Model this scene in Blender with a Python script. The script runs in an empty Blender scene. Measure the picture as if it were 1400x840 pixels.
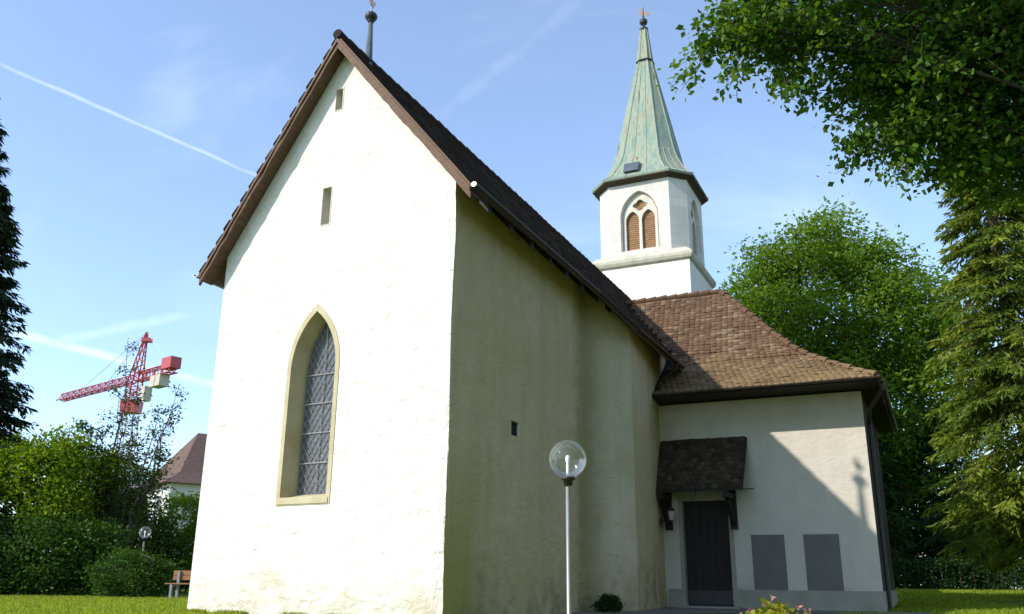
import bpy, bmesh, math, random
import numpy as np
from mathutils import Vector, Matrix
R = math.radians
C = bpy.context.scene.collection
sc = bpy.context.scene
random.seed(7)

# ------------------------------------------------------------------ camera
F, PITCH, ROLL = 1190.0, math.atan(375/1190), R(0.6)
fw = Vector((0, math.cos(PITCH), math.sin(PITCH)))
up0 = Vector((1, 0, 0)).cross(fw)
rt = (math.cos(ROLL)*Vector((1, 0, 0)) + math.sin(ROLL)*up0).normalized()
up = (math.cos(ROLL)*up0 - math.sin(ROLL)*Vector((1, 0, 0))).normalized()
cd = bpy.data.cameras.new('camera')
cam = bpy.data.objects.new('camera', cd); C.objects.link(cam)
m3 = Matrix((rt, up, -fw)).transposed()
cam.matrix_world = Matrix.Translation((0, 0, 0.6)) @ m3.to_4x4()
cd.sensor_fit = 'HORIZONTAL'; cd.sensor_width = 36.0; cd.lens = 36.0*F/1400
cd.clip_start = 0.05; cd.clip_end = 6000
sc.camera = cam

# ------------------------------------------------------------------ light
SUN = Vector((-0.736, -0.363, 0.571)).normalized()
SUN_EL = math.asin(SUN.z); SUN_AZ = math.atan2(SUN.x, SUN.y)
sd = bpy.data.lights.new('sun', 'SUN'); sd.energy = 2.7; sd.angle = R(0.53); sd.color = (1.0, 0.95, 0.86)
so = bpy.data.objects.new('sun', sd); C.objects.link(so)
so.rotation_euler = SUN.to_track_quat('Z', 'Y').to_euler(); so.location = (-30, -15, 40)

sc.view_settings.view_transform = 'Standard'; sc.view_settings.look = 'None'
sc.view_settings.gamma = 1.0; sc.view_settings.use_curve_mapping = False
sc.view_settings.exposure = 1.0
w = bpy.data.worlds.new('World'); sc.world = w; w.use_nodes = True
wt = w.node_tree; bg = wt.nodes['Background']; bg.inputs['Strength'].default_value = 0.15

class NT:
    """tiny node helper"""
    def __init__(s, nt): s.nt = nt
    def n(s, typ, **kw):
        nd = s.nt.nodes.new(typ)
        for k, v in kw.items():
            if k == 'i':
                for a, b in v.items():
                    if isinstance(b, bpy.types.NodeSocket): s.nt.links.new(b, nd.inputs[a])
                    else: nd.inputs[a].default_value = b
            else: setattr(nd, k, v)
        return nd
    def math(s, op, a, b=None, c=None, clamp=False):
        nd = s.nt.nodes.new('ShaderNodeMath'); nd.operation = op; nd.use_clamp = clamp
        for k, v in enumerate((a, b, c)):
            if v is None: continue
            if isinstance(v, bpy.types.NodeSocket): s.nt.links.new(v, nd.inputs[k])
            else: nd.inputs[k].default_value = v
        return nd.outputs[0]
    def mix(s, fac, a, b, mode='MIX'):
        nd = s.nt.nodes.new('ShaderNodeMix'); nd.data_type = 'RGBA'; nd.blend_type = mode
        for k, v in ((0, fac), (6, a), (7, b)):
            if isinstance(v, bpy.types.NodeSocket): s.nt.links.new(v, nd.inputs[k])
            else: nd.inputs[k].default_value = v if k == 0 else (*v, 1) if len(v) == 3 else v
        return nd.outputs[2]
    def ramp(s, fac, stops):
        nd = s.nt.nodes.new('ShaderNodeValToRGB'); el = nd.color_ramp.elements
        while len(el) < len(stops): el.new(0.5)
        for e, (p, c) in zip(el, stops):
            e.position = p; e.color = (*c, 1) if not isinstance(c, (int, float)) else (c, c, c, 1)
        s.nt.links.new(fac, nd.inputs[0]); return nd.outputs[0]
    def maprange(s, v, a, b, c=0., d=1., smooth=False):
        nd = s.nt.nodes.new('ShaderNodeMapRange')
        if smooth: nd.interpolation_type = 'SMOOTHSTEP'
        s.nt.links.new(v, nd.inputs[0])
        for k, x in enumerate((a, b, c, d)): nd.inputs[k+1].default_value = x
        return nd.outputs[0]
    def link(s, a, b): s.nt.links.new(a, b)

# sky: physical sky plus thin cirrus and vapour trails, all by direction
W = NT(wt)
sky = W.n('ShaderNodeTexSky', sky_type='NISHITA', sun_disc=False, sun_elevation=SUN_EL,
          sun_rotation=SUN_AZ, altitude=400, air_density=1.0, dust_density=0.35, ozone_density=3.2)
tc = W.n('ShaderNodeTexCoord'); dirv = tc.outputs['Generated']
def dot(v):
    nd = W.n('ShaderNodeVectorMath', operation='DOT_PRODUCT', i={0: dirv, 1: v}); return nd.outputs['Value']
mp = W.n('ShaderNodeMapping', i={'Vector': dirv, 'Rotation': (0.3, 0.25, 0.7), 'Scale': (1.2, 5.0, 4.0)})
ci = W.n('ShaderNodeTexNoise', i={'Vector': mp.outputs[0], 'Scale': 1.7, 'Detail': 6.0, 'Roughness': 0.55, 'Distortion': 0.4})
cirrus = W.maprange(ci.outputs[0], 0.50, 0.90, 0.0, 0.17, True)
wn = W.n('ShaderNodeTexNoise', i={'Vector': dirv, 'Scale': 26.0, 'Detail': 3.0})
wob = W.math('MULTIPLY', W.math('SUBTRACT', wn.outputs[0], 0.5), 0.004)
tot = W.math('ADD', cirrus, 0.06)
for nrm, mid, half, wd, stg in (((-0.3886, 0.2974, -0.8721), (-0.3913, 0.8036, 0.4485), 0.9880, 0.0040, 0.24),
                                ((-0.2355, 0.1267, -0.9636), (-0.4043, 0.8888, 0.2156), 0.9900, 0.0085, 0.30),
                                ((0.6328, 0.4298, -0.644), (-0.0121, 0.8371, 0.5469), 0.9900, 0.025, 0.10),
                                ((0.2059, 0.3547, -0.912), (-0.4108, 0.8772, 0.2483), 0.9930, 0.012, 0.16)):
    d = W.math('ABSOLUTE', W.math('ADD', dot(nrm), wob))
    band = W.maprange(d, 0.0, wd, 1.0, 0.0, True)
    ext = W.maprange(dot(mid), half, half+0.006, 0.0, 1.0, True)
    brk = W.maprange(wn.outputs[0], 0.3, 0.6, 0.55, 1.0)
    t = W.math('MULTIPLY', W.math('MULTIPLY', W.math('MULTIPLY', band, ext), brk), stg)
    tot = W.math('MAXIMUM', tot, t)
skyc = W.mix(tot, sky.outputs[0], (6.2, 6.6, 7.0))
W.link(skyc, bg.inputs['Color'])

# ------------------------------------------------------------------ materials
def new_mat(name):
    m = bpy.data.materials.new(name); m.use_nodes = True
    N = NT(m.node_tree); b = m.node_tree.nodes['Principled BSDF']
    return m, N, b
def objco(N, scale=(1, 1, 1), rot=(0, 0, 0)):
    t = N.n('ShaderNodeTexCoord')
    return N.n('ShaderNodeMapping', i={'Vector': t.outputs['Object'], 'Scale': scale, 'Rotation': rot}).outputs[0]
def noise(N, v, scale, detail=4., rough=0.55, dist=0.):
    return N.n('ShaderNodeTexNoise', i={'Vector': v, 'Scale': scale, 'Detail': detail, 'Roughness': rough, 'Distortion': dist}).outputs[0]
def bump(N, b, h, strength, dist=0.02):
    N.link(N.n('ShaderNodeBump', i={'Height': h, 'Strength': strength, 'Distance': dist}).outputs[0], b.inputs['Normal'])
def simple(name, c1, c2=None, rough=0.7, scale=6., stretch=(1, 1, 1), bs=0.2, metal=0., spec=0.4, bscale=None):
    m, N, b = new_mat(name)
    v = objco(N, stretch); f = noise(N, v, scale, 5.)
    c2 = c2 or tuple(x*0.75 for x in c1)
    N.link(N.ramp(f, [(0.3, c1), (0.7, c2)]), b.inputs['Base Color'])
    b.inputs['Roughness'].default_value = rough; b.inputs['Metallic'].default_value = metal
    b.inputs['Specular IOR Level'].default_value = spec
    if bs: bump(N, b, noise(N, v, bscale or scale*3, 5.), bs, 0.01)
    return m
def plaster(name, base, dark, stain, stain_h, green=None, rough_bump=0.55, zoff=0., streak=.35, algae_crease_shade=False):
    """lime plaster laid by hand over rubble: uneven, patched, dirty near the ground"""
    m, N, b = new_mat(name)
    v = objco(N)
    big = noise(N, v, 0.55, 5., 0.6); mid = noise(N, v, 2.6, 6., 0.6, 0.3); fine = noise(N, v, 15., 6., 0.6)
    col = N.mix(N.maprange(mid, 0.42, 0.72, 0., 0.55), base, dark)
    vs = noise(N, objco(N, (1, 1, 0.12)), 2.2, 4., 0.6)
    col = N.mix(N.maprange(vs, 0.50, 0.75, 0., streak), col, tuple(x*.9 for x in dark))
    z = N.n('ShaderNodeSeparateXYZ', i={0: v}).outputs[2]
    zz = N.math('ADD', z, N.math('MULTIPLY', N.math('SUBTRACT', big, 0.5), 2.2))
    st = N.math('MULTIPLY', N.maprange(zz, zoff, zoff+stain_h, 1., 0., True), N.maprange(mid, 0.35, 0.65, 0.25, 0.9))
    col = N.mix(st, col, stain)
    if green:
        col = N.mix(N.maprange(big, 0.40, 0.70, 0., 0.75), col, green)
    if algae_crease_shade:                                    # green growth in the damp corner, and crease shade painted as a dark band
        sx = N.n('ShaderNodeSeparateXYZ', i={0: v}).outputs[0]
        al = N.math('MULTIPLY', N.maprange(N.math('ADD', sx, N.math('MULTIPLY', mid, 1.2)), 0.8, 2.4, 1., 0., True), N.maprange(N.math('ADD', z, big), 0.6, 4.0, 1., 0., True))
        col = N.mix(N.math('MULTIPLY', al, 0.75), col, (0.27, 0.27, 0.05))
        crease_d = N.math('ABSOLUTE', N.math('SUBTRACT', N.math('ADD', sx, N.math('MULTIPLY', N.math('SUBTRACT', mid, 0.5), 0.7)), 6.15))
        col = N.mix(N.math('MULTIPLY', N.maprange(crease_d, 0.05, 0.75, 1., 0., True), 0.55), col, (0.17, 0.145, 0.055))
    N.link(col, b.inputs['Base Color'])
    b.inputs['Roughness'].default_value = 0.93; b.inputs['Specular IOR Level'].default_value = 0.15
    rub = N.n('ShaderNodeTexNoise', i={'Vector': objco(N, (1, 1, 1.7)), 'Scale': 3.2, 'Detail': 3.0, 'Roughness': 0.5, 'Distortion': 0.8}).outputs[0]
    h = N.math('ADD', N.math('MULTIPLY', rub, 1.0), N.math('ADD', N.math('MULTIPLY', fine, 0.16), N.math('MULTIPLY', mid, 0.5)))
    bump(N, b, h, rough_bump, 0.06)
    return m
M = {}
M['white'] = plaster('plaster_white', (0.72, 0.69, 0.62), (0.62, 0.585, 0.50), (0.50, 0.43, 0.30), 1.0, rough_bump=0.8)
M['side'] = plaster('plaster_old', (0.64, 0.50, 0.33), (0.50, 0.38, 0.225), (0.24, 0.195, 0.095), 1.6, green=(0.52, 0.41, 0.20), streak=.65, algae_crease_shade=True)
M['shoulder'] = plaster('plaster_shoulder', (0.64, 0.53, 0.40), (0.52, 0.42, 0.29), (0.25, 0.21, 0.12), 1.4, green=(0.44, 0.375, 0.22), streak=.6, algae_crease_shade=True)
M['chapel'] = plaster('plaster_chapel', (0.58, 0.53, 0.46), (0.50, 0.455, 0.38), (0.38, 0.34, 0.26), 0.5, rough_bump=0.3)
M['tower'] = plaster('plaster_tower', (0.76, 0.73, 0.67), (0.64, 0.61, 0.55), (0.5, 0.45, 0.38), 0.1, rough_bump=0.25)
m, N, b = new_mat('ashlar'); M['ashlar'] = m
v = objco(N); sp_ = N.n('ShaderNodeSeparateXYZ', i={0: v})
bv_ = N.n('ShaderNodeCombineXYZ', i={0: N.math('ADD', sp_.outputs[0], sp_.outputs[1]), 1: sp_.outputs[2]}).outputs[0]
bk = N.n('ShaderNodeTexBrick', i={'Vector': bv_, 'Color1': (.66, .63, .57, 1), 'Color2': (.57, .54, .48, 1), 'Mortar': (.50, .47, .41, 1), 'Scale': 1.0, 'Mortar Size': .012, 'Mortar Smooth': .4, 'Brick Width': .95, 'Row Height': .42})
nz = noise(N, objco(N, (1, 1, .25)), 2.2, 6., .6)
N.link(N.mix(N.maprange(nz, .5, .75, 0., .6), bk.outputs[0], (0.45, 0.42, 0.36)), b.inputs['Base Color'])
b.inputs['Roughness'].default_value = .92; b.inputs['Specular IOR Level'].default_value = .15
bump(N, b, N.math('ADD', N.math('MULTIPLY', bk.outputs[1], -0.5), noise(N, v, 9.)), .3, .02)
M['stone'] = simple('dressed_stone', (0.52, 0.455, 0.30), (0.41, 0.345, 0.195), 0.9, 2.5, bs=0.35)
M['cornice'] = simple('mossy_cornice', (0.52, 0.49, 0.40), (0.38, 0.36, 0.26), 0.9, 2.5, bs=0.4)
M['side_shade'] = simple('chapel_side_shade', (0.05, 0.035, 0.027), (0.03, 0.022, 0.018), 0.85, 5., (8, 8, .5), 0.3)  # dark colour paints the shade on the chapel's right wall
M['pale_stone'] = simple('pale_stone', (0.62, 0.58, 0.50), (0.50, 0.47, 0.40), 0.9, 3.0, bs=0.3)
M['plinth'] = simple('plinth_stone', (0.36, 0.34, 0.28), (0.28, 0.26, 0.20), 0.92, 2.0, bs=0.4)
M['wood'] = simple('weathered_wood', (0.155, 0.088, 0.052), (0.085, 0.045, 0.026), 0.75, 3.0, (1.2, 1.2, 7.0), 0.35)
M['darkwood'] = simple('dark_wood', (0.022, 0.015, 0.012), (0.012, 0.009, 0.008), 0.7, 4.0, (6, 6, 0.8), 0.3)
M['louvre'] = simple('louvre_wood', (0.30, 0.16, 0.07), (0.20, 0.10, 0.045), 0.7, 5.0, bs=0.2)
M['zinc'] = simple('zinc', (0.45, 0.45, 0.44), (0.32, 0.32, 0.31), 0.4, 8., metal=0.7, bs=0.1)
M['brownmetal'] = simple('brown_metal', (0.045, 0.032, 0.026), (0.03, 0.022, 0.018), 0.45, 6., bs=0.05)
M['needle'] = simple('painted_zinc', (0.14, 0.16, 0.17), (0.09, 0.10, 0.11), 0.45, 5., metal=.3, bs=.05)
M['black'] = simple('hole_shade_black', (0.012, 0.012, 0.011), (0.008, 0.008, 0.008), 0.95, 5., bs=0)
M['leadgrey'] = simple('leadwork', (0.24, 0.24, 0.24), (0.17, 0.17, 0.17), 0.55, 9., bs=0.1)
M['bar'] = simple('glazing_iron', (0.40, 0.39, 0.38), (0.30, 0.29, 0.28), 0.55, 9., bs=0.1)
M['plaque'] = simple('slate_plaque', (0.15, 0.14, 0.13), (0.12, 0.112, 0.104), 0.6, 2., bs=0.1)
M['darkiron'] = simple('dark_iron', (0.03, 0.03, 0.032), (0.02, 0.02, 0.02), 0.5, 9., bs=0.1)
M['steel'] = simple('steel_pole', (0.30, 0.295, 0.25), (0.24, 0.235, 0.20), 0.4, 5., metal=0.3, bs=0.02)
M['gilt'] = simple('gilt', (0.75, 0.50, 0.36), (0.6, 0.34, 0.22), 0.35, 6., metal=0.5, bs=0.05)
M['red'] = simple('crane_red', (0.42, 0.06, 0.065), (0.34, 0.045, 0.05), 0.45, 1.0, bs=0)
M['concrete'] = simple('concrete', (0.50, 0.46, 0.38), (0.40, 0.37, 0.30), 0.9, 1.5, bs=0.1)
M['galv'] = simple('galvanised', (0.50, 0.48, 0.50), (0.38, 0.36, 0.38), 0.5, 1.0, bs=0)
M['bench_wood'] = simple('bench_wood', (0.28, 0.12, 0.05), (0.20, 0.085, 0.035), 0.55, 5., (1, 8, 8), 0.2)
M['render'] = simple('house_render', (0.66, 0.64, 0.62), (0.58, 0.56, 0.54), 0.9, 1.2, bs=0.2)
M['winglass'] = simple('window_dark', (0.04, 0.045, 0.05), (0.03, 0.03, 0.035), 0.12, 2., bs=0)
M['bark'] = simple('bark', (0.085, 0.065, 0.045), (0.045, 0.035, 0.025), 0.95, 6., (1, 1, 0.25), 0.6)
M['graybark'] = simple('grey_bark', (0.13, 0.12, 0.10), (0.07, 0.065, 0.055), 0.95, 6., (1, 1, 0.3), 0.6)
M['soil'] = simple('gravel_path', (0.20, 0.18, 0.15), (0.12, 0.11, 0.09), 0.95, 9., bs=0.5, bscale=60)

# leaded glass
m, N, b = new_mat('leaded_glass'); M['glass'] = m
v = objco(N)
pan = N.n('ShaderNodeTexVoronoi', i={'Vector': objco(N, (8, 8, 8)), 'Scale': 1.0}).outputs['Color']
N.link(N.mix(N.maprange(noise(N, v, 1.5), .35, .65), (0.10, 0.10, 0.11), (0.05, 0.05, 0.055)), b.inputs['Base Color'])
b.inputs['Roughness'].default_value = 0.28; b.inputs['Specular IOR Level'].default_value = 0.8
bump(N, b, N.n('ShaderNodeSeparateColor', i={0: pan}).outputs[0], 0.35, 0.03)

# clear lamp globe
m, N, b = new_mat('clear_globe'); M['globe'] = m
tr = N.n('ShaderNodeBsdfTransparent'); gl = N.n('ShaderNodeBsdfGlossy', i={'Roughness': 0.04})
df = N.n('ShaderNodeBsdfDiffuse', i={'Color': (0.85, 0.85, 0.8, 1)})
lw = N.n('ShaderNodeLayerWeight', i={'Blend': 0.32})
mx1 = N.n('ShaderNodeMixShader', i={0: N.math('MULTIPLY', lw.outputs['Fresnel'], 0.75), 1: tr.outputs[0], 2: gl.outputs[0]})
fc = N.math('ADD', N.math('MULTIPLY', N.math('POWER', lw.outputs['Facing'], 5.0), 0.45), 0.035)
mx2 = N.n('ShaderNodeMixShader', i={0: fc, 1: mx1.outputs[0], 2: df.outputs[0]})
N.link(mx2.outputs[0], m.node_tree.nodes['Material Output'].inputs[0])
M['bulb'] = simple('opal_bulb', (0.85, 0.84, 0.78), (0.8, 0.8, 0.74), 0.35, 3., bs=0)

# copper patina, streaked down the slopes
m, N, b = new_mat('copper_patina'); M['copper'] = m
v = objco(N, (1.0, 1.0, 0.09)); s1 = noise(N, v, 4.2, 6., 0.7); s2 = noise(N, objco(N, (1, 1, 0.5)), 1.2, 6., 0.6)
s3 = noise(N, objco(N), 5., 5., 0.6)
c = N.ramp(s1, [(0.30, (0.13, 0.215, 0.17)), (0.44, (0.19, 0.265, 0.21)), (0.56, (0.29, 0.32, 0.235)), (0.66, (0.15, 0.135, 0.085))])
c = N.mix(N.maprange(s2, 0.50, 0.68, 0., 0.6), c, (0.27, 0.24, 0.155))
c = N.mix(N.maprange(s3, 0.62, 0.72, 0., 0.6), c, (0.16, 0.11, 0.07))
N.link(c, b.inputs['Base Color']); b.inputs['Roughness'].default_value = 0.62; b.inputs['Specular IOR Level'].default_value = 0.3
bump(N, b, s3, 0.2, 0.01)

def tile_mat(name, cols, lich, lz):
    m, N, b = new_mat(name)
    at = N.n('ShaderNodeAttribute', attribute_name='rnd').outputs['Fac']
    v = objco(N)
    c = N.ramp(at, [(0.0, cols[0]), (0.45, cols[1]), (0.8, cols[2]), (1.0, cols[3])])
    n1 = noise(N, v, 0.8, 6., 0.6); n2 = noise(N, v, 9., 5., 0.6)
    z = N.n('ShaderNodeSeparateXYZ', i={0: v}).outputs[2]
    lf = N.math('MULTIPLY', N.maprange(N.math('ADD', z, N.math('MULTIPLY', n1, 1.2)), lz[0], lz[1], 1., 0.0, True), N.maprange(n2, 0.35, 0.62, 0.2, 0.9))
    c = N.mix(lf, c, lich)
    c = N.mix(N.maprange(n1, 0.45, 0.7, 0., 0.35), c, tuple(x*0.55 for x in cols[0]))
    c = N.mix(N.maprange(n2, 0.6, 0.72, 0., 0.5), c, lich)
    N.link(c, b.inputs['Base Color']); b.inputs['Roughness'].default_value = 0.9; b.inputs['Specular IOR Level'].default_value = 0.2
    bump(N, b, n2, 0.3, 0.006); return m
M['tile_dark'] = tile_mat('tile_dark', [(0.030, 0.018, 0.013), (0.045, 0.026, 0.018), (0.065, 0.038, 0.024), (0.09, 0.05, 0.032)], (0.06, 0.05, 0.025), (-5, -4))
M['tile_brown'] = tile_mat('tile_brown', [(0.125, 0.072, 0.043), (0.158, 0.093, 0.054), (0.18, 0.11, 0.066), (0.25, 0.175, 0.115)], (0.24, 0.175, 0.085), (6.2, 7.6))
M['shingle'] = tile_mat('shingle', [(0.035, 0.025, 0.018), (0.05, 0.035, 0.026), (0.065, 0.05, 0.035), (0.085, 0.065, 0.05)], (0.06, 0.055, 0.03), (-5, -4))
M['roof_red'] = simple('house_tiles', (0.14, 0.08, 0.06), (0.09, 0.055, 0.045), 0.9, 2.0, (1, 1, 4), 0.4)

def leaf_mat(name, c1, c2, c3, trans=0.45, tcol=None):
    m = bpy.data.materials.new(name); m.use_nodes = True; N = NT(m.node_tree)
    N.nt.nodes.remove(N.nt.nodes['Principled BSDF'])
    a = N.n('ShaderNodeAttribute', attribute_name='rnd').outputs['Fac']
    col = N.ramp(a, [(0.0, c1), (0.5, c2), (1.0, c3)])
    tcl = N.mix(1.0, col, tcol or (1.5, 1.35, 0.55), 'MULTIPLY')
    d = N.n('ShaderNodeBsdfDiffuse', i={'Color': col}); t = N.n('ShaderNodeBsdfTranslucent', i={'Color': tcl})
    g = N.n('ShaderNodeBsdfGlossy', i={'Roughness': 0.55, 'Color': (0.6, 0.65, 0.55, 1)})
    mx = N.n('ShaderNodeMixShader', i={0: trans, 1: d.outputs[0], 2: t.outputs[0]})
    mg = N.n('ShaderNodeMixShader', i={0: 0.02, 1: mx.outputs[0], 2: g.outputs[0]})
    N.link(mg.outputs[0], m.node_tree.nodes['Material Output'].inputs[0]); return m
M['l_beech'] = leaf_mat('leaf_beech', (0.028, 0.072, 0.009), (0.065, 0.15, 0.013), (0.16, 0.26, 0.024), 0.5)
M['l_dec'] = leaf_mat('leaf_broad', (0.075, 0.15, 0.014), (0.12, 0.22, 0.02), (0.19, 0.28, 0.03), 0.5)
M['l_yg'] = leaf_mat('leaf_lime', (0.07, 0.14, 0.008), (0.14, 0.23, 0.012), (0.25, 0.34, 0.02), 0.5)
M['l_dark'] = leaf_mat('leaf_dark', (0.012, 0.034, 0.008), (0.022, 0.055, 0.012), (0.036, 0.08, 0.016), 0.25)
M['l_mid'] = leaf_mat('leaf_mid', (0.018, 0.052, 0.008), (0.040, 0.10, 0.013), (0.075, 0.15, 0.02), 0.35)
M['l_sparse'] = leaf_mat('leaf_olive', (0.035, 0.055, 0.015), (0.055, 0.085, 0.02), (0.10, 0.125, 0.025), 0.38)
M['l_spruce'] = leaf_mat('needle_spruce', (0.04, 0.08, 0.012), (0.13, 0.185, 0.022), (0.27, 0.31, 0.04), 0.38)
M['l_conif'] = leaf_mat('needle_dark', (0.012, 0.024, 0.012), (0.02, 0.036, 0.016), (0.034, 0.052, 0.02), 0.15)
M['l_grass'] = leaf_mat('grass_blade', (0.14, 0.20, 0.018), (0.22, 0.29, 0.022), (0.34, 0.38, 0.05), 0.45)
M['l_flower'] = leaf_mat('petal', (0.42, 0.12, 0.14), (0.55, 0.25, 0.22), (0.65, 0.45, 0.28), 0.3, (1, 1, 1))
M['l_potleaf'] = leaf_mat('leaf_yellow', (0.10, 0.17, 0.012), (0.26, 0.27, 0.02), (0.42, 0.36, 0.04), 0.4)

m, N, b = new_mat('lawn'); M['lawn'] = m
v = objco(N); n1 = noise(N, v, 0.35, 5.); n2 = noise(N, v, 30., 4.)
N.link(N.mix(N.maprange(n2, .35, .65), N.mix(n1, (0.12, 0.175, 0.015), (0.18, 0.23, 0.025)), (0.075, 0.115, 0.012)), b.inputs['Base Color'])
b.inputs['Roughness'].default_value = 1.0; b.inputs['Specular IOR Level'].default_value = 0.1
bump(N, b, n2, 0.8, 0.04)

# ------------------------------------------------------------------ mesh helpers
def tag(o, label=None, cat=None, group=None, kind=None):
    if label: o['label'] = label
    if cat: o['category'] = cat
    if group: o['group'] = group
    if kind: o['kind'] = kind
    return o
def thing(name, label, cat, loc=(0, 0, 0), rz=0., group=None):
    o = bpy.data.objects.new(name, None); C.objects.link(o); o.location = loc; o.rotation_euler = (0, 0, rz)
    o.empty_display_size = 0.3
    return tag(o, label, cat, group)
def obj(name, me, mats, parent=None, smooth=False):
    o = bpy.data.objects.new(name, me); C.objects.link(o)
    for m in (mats if isinstance(mats, (list, tuple)) else [mats]): me.materials.append(m)
    if parent is not None: o.parent = parent
    if smooth: me.polygons.foreach_set('use_smooth', [True]*len(me.polygons))
    return o
class MB:
    def __init__(s): s.v = []; s.f = []
    def add(s, vs, fs):
        k = len(s.v); s.v += [tuple(x) for x in vs]; s.f += [tuple(i+k for i in f) for f in fs]; return s
    def box(s, lo, hi):
        (a, b, c), (d, e, f) = lo, hi
        return s.add([(a, b, c), (d, b, c), (d, e, c), (a, e, c), (a, b, f), (d, b, f), (d, e, f), (a, e, f)],
                     [(0, 3, 2, 1), (4, 5, 6, 7), (0, 1, 5, 4), (1, 2, 6, 5), (2, 3, 7, 6), (3, 0, 4, 7)])
    def hexa(s, b4, t4):
        return s.add(list(b4)+list(t4), [(0, 3, 2, 1), (4, 5, 6, 7), (0, 1, 5, 4), (1, 2, 6, 5), (2, 3, 7, 6), (3, 0, 4, 7)])
    def prism(s, bot, top):
        n = len(bot)
        return s.add(list(bot)+list(top), [tuple(range(n-1, -1, -1)), tuple(range(n, 2*n))] + [(i, (i+1) % n, n+(i+1) % n, n+i) for i in range(n)])
    def tube(s, pts, rad, n=8, cap=True):
        pts = [Vector(p) for p in pts]
        if not isinstance(rad, (list, tuple)): rad = [rad]*len(pts)
        vs = []; fs = []; ref = None
        for i, p in enumerate(pts):
            t = (pts[min(i+1, len(pts)-1)] - pts[max(i-1, 0)]).normalized()
            if ref is None:
                ref = Vector((0, 0, 1)) if abs(t.z) < 0.9 else Vector((1, 0, 0))
            u = t.cross(ref)
            if u.length < 1e-4: u = t.orthogonal()
            u.normalize(); q = u.cross(t).normalized(); ref = q
            for k in range(n):
                a = 2*math.pi*k/n; vs.append(p + rad[i]*(math.cos(a)*u + math.sin(a)*q))
        for i in range(len(pts)-1):
            for k in range(n):
                fs.append((i*n+k, i*n+(k+1) % n, (i+1)*n+(k+1) % n, (i+1)*n+k))
        if cap: fs += [tuple(range(n-1, -1, -1)), tuple((len(pts)-1)*n+k for k in range(n))]
        return s.add(vs, fs)
    def bar(s, a, b, r): return s.tube([a, b], r, 4)
    def lathe(s, prof, c=(0, 0, 0), n=24):
        vs = []; fs = []
        for r, z in prof:
            for k in range(n):
                a = 2*math.pi*k/n; vs.append((c[0]+r*math.cos(a), c[1]+r*math.sin(a), c[2]+z))
        for i in range(len(prof)-1):
            for k in range(n): fs.append((i*n+k, i*n+(k+1) % n, (i+1)*n+(k+1) % n, (i+1)*n+k))
        return s.add(vs, fs)
    def sphere(s, c, r, n=20, m=12):
        return s.lathe([(max(1e-4, r*math.sin(math.pi*i/m)), -r*math.cos(math.pi*i/m)) for i in range(m+1)], c, n)
    def me(s, name):
        me = bpy.data.meshes.new(name); me.from_pydata(s.v, [], s.f); me.update()
        bm = bmesh.new(); bm.from_mesh(me); bmesh.ops.recalc_face_normals(bm, faces=bm.faces); bm.to_mesh(me); bm.free()
        return me
    def build(s, name, mats, parent=None, smooth=False): return obj(name, s.me(name), mats, parent, smooth)
def fast_mesh(name, V, nper, rnd=None, idx=None):
    """V: (n*k,3) vertices, faces of k vertices each in order (or idx: (f,k))"""
    me = bpy.data.meshes.new(name); V = np.asarray(V, np.float32)
    if idx is None: idx = np.arange(len(V)).reshape(-1, nper)
    nf = len(idx); k = idx.shape[1]
    me.vertices.add(len(V)); me.vertices.foreach_set('co', V.ravel())
    me.loops.add(nf*k); me.loops.foreach_set('vertex_index', idx.ravel().astype(np.int32))
    me.polygons.add(nf); me.polygons.foreach_set('loop_start', np.arange(nf, dtype=np.int32)*k)
    me.update(calc_edges=True); me.validate()
    if rnd is not None:
        a = me.attributes.new('rnd', 'FLOAT', 'FACE'); a.data.foreach_set('value', np.asarray(rnd, np.float32))
    return me
def boolean(o, cutters, op='DIFFERENCE'):
    for c in cutters:
        md = o.modifiers.new('b', 'BOOLEAN'); md.operation = op; md.object = c; md.solver = 'EXACT'
    bpy.context.view_layer.update()
    dg = bpy.context.evaluated_depsgraph_get()
    me = bpy.data.meshes.new_from_object(o.evaluated_get(dg))
    o.modifiers.clear(); o.data = me
    for c in cutters: bpy.data.objects.remove(c, do_unlink=True)
    return o
def arch(w, z0, zs, zt, n=9):
    """closed outline of a pointed arch, (x,z), bottom left, up the left side, over the point, down to bottom right"""
    h = w/2; r = zt-zs; Rr = (h*h+r*r)/(2*h); a1 = math.asin(min(1, r/Rr))
    L = [(Rr-h-Rr*math.cos(a1*i/n), zs+Rr*math.sin(a1*i/n)) for i in range(n+1)]
    L[-1] = (0, zt)
    return [(-h, z0)] + L + [(-x, z) for x, z in L[-2::-1]] + [(h, z0)]
def in_poly(x, z, P):
    c = False; j = len(P)-1
    for i in range(len(P)):
        if (P[i][1] > z) != (P[j][1] > z) and x < (P[j][0]-P[i][0])*(z-P[i][1])/(P[j][1]-P[i][1])+P[i][0]: c = not c
        j = i
    return c

# ------------------------------------------------------------------ setting: ground
def sstep(t): t = min(1, max(0, t)); return t*t*(3-2*t)
def gz(x, y): return 0.42*sstep((y-20)/18)*sstep((x-6)/9)
xs = [-1500, -400, -150, -70, -40, -28] + [-22+1.5*i for i in range(37)] + [40, 60, 120, 400, 1500]
ys = [-300, -60, -20, -6] + [0+1.6*i for i in range(33)] + [60, 80, 130, 220, 500, 2500]
gv = [(x, y, gz(x, y)) for y in ys for x in xs]; nx = len(xs)
gf = [(j*nx+i, j*nx+i+1, (j+1)*nx+i+1, (j+1)*nx+i) for j in range(len(ys)-1) for i in range(nx-1)]
me = bpy.data.meshes.new('lawn'); me.from_pydata(gv, [], gf); me.update()
tag(obj('lawn', me, M['lawn'], smooth=True), kind='structure')

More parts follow.
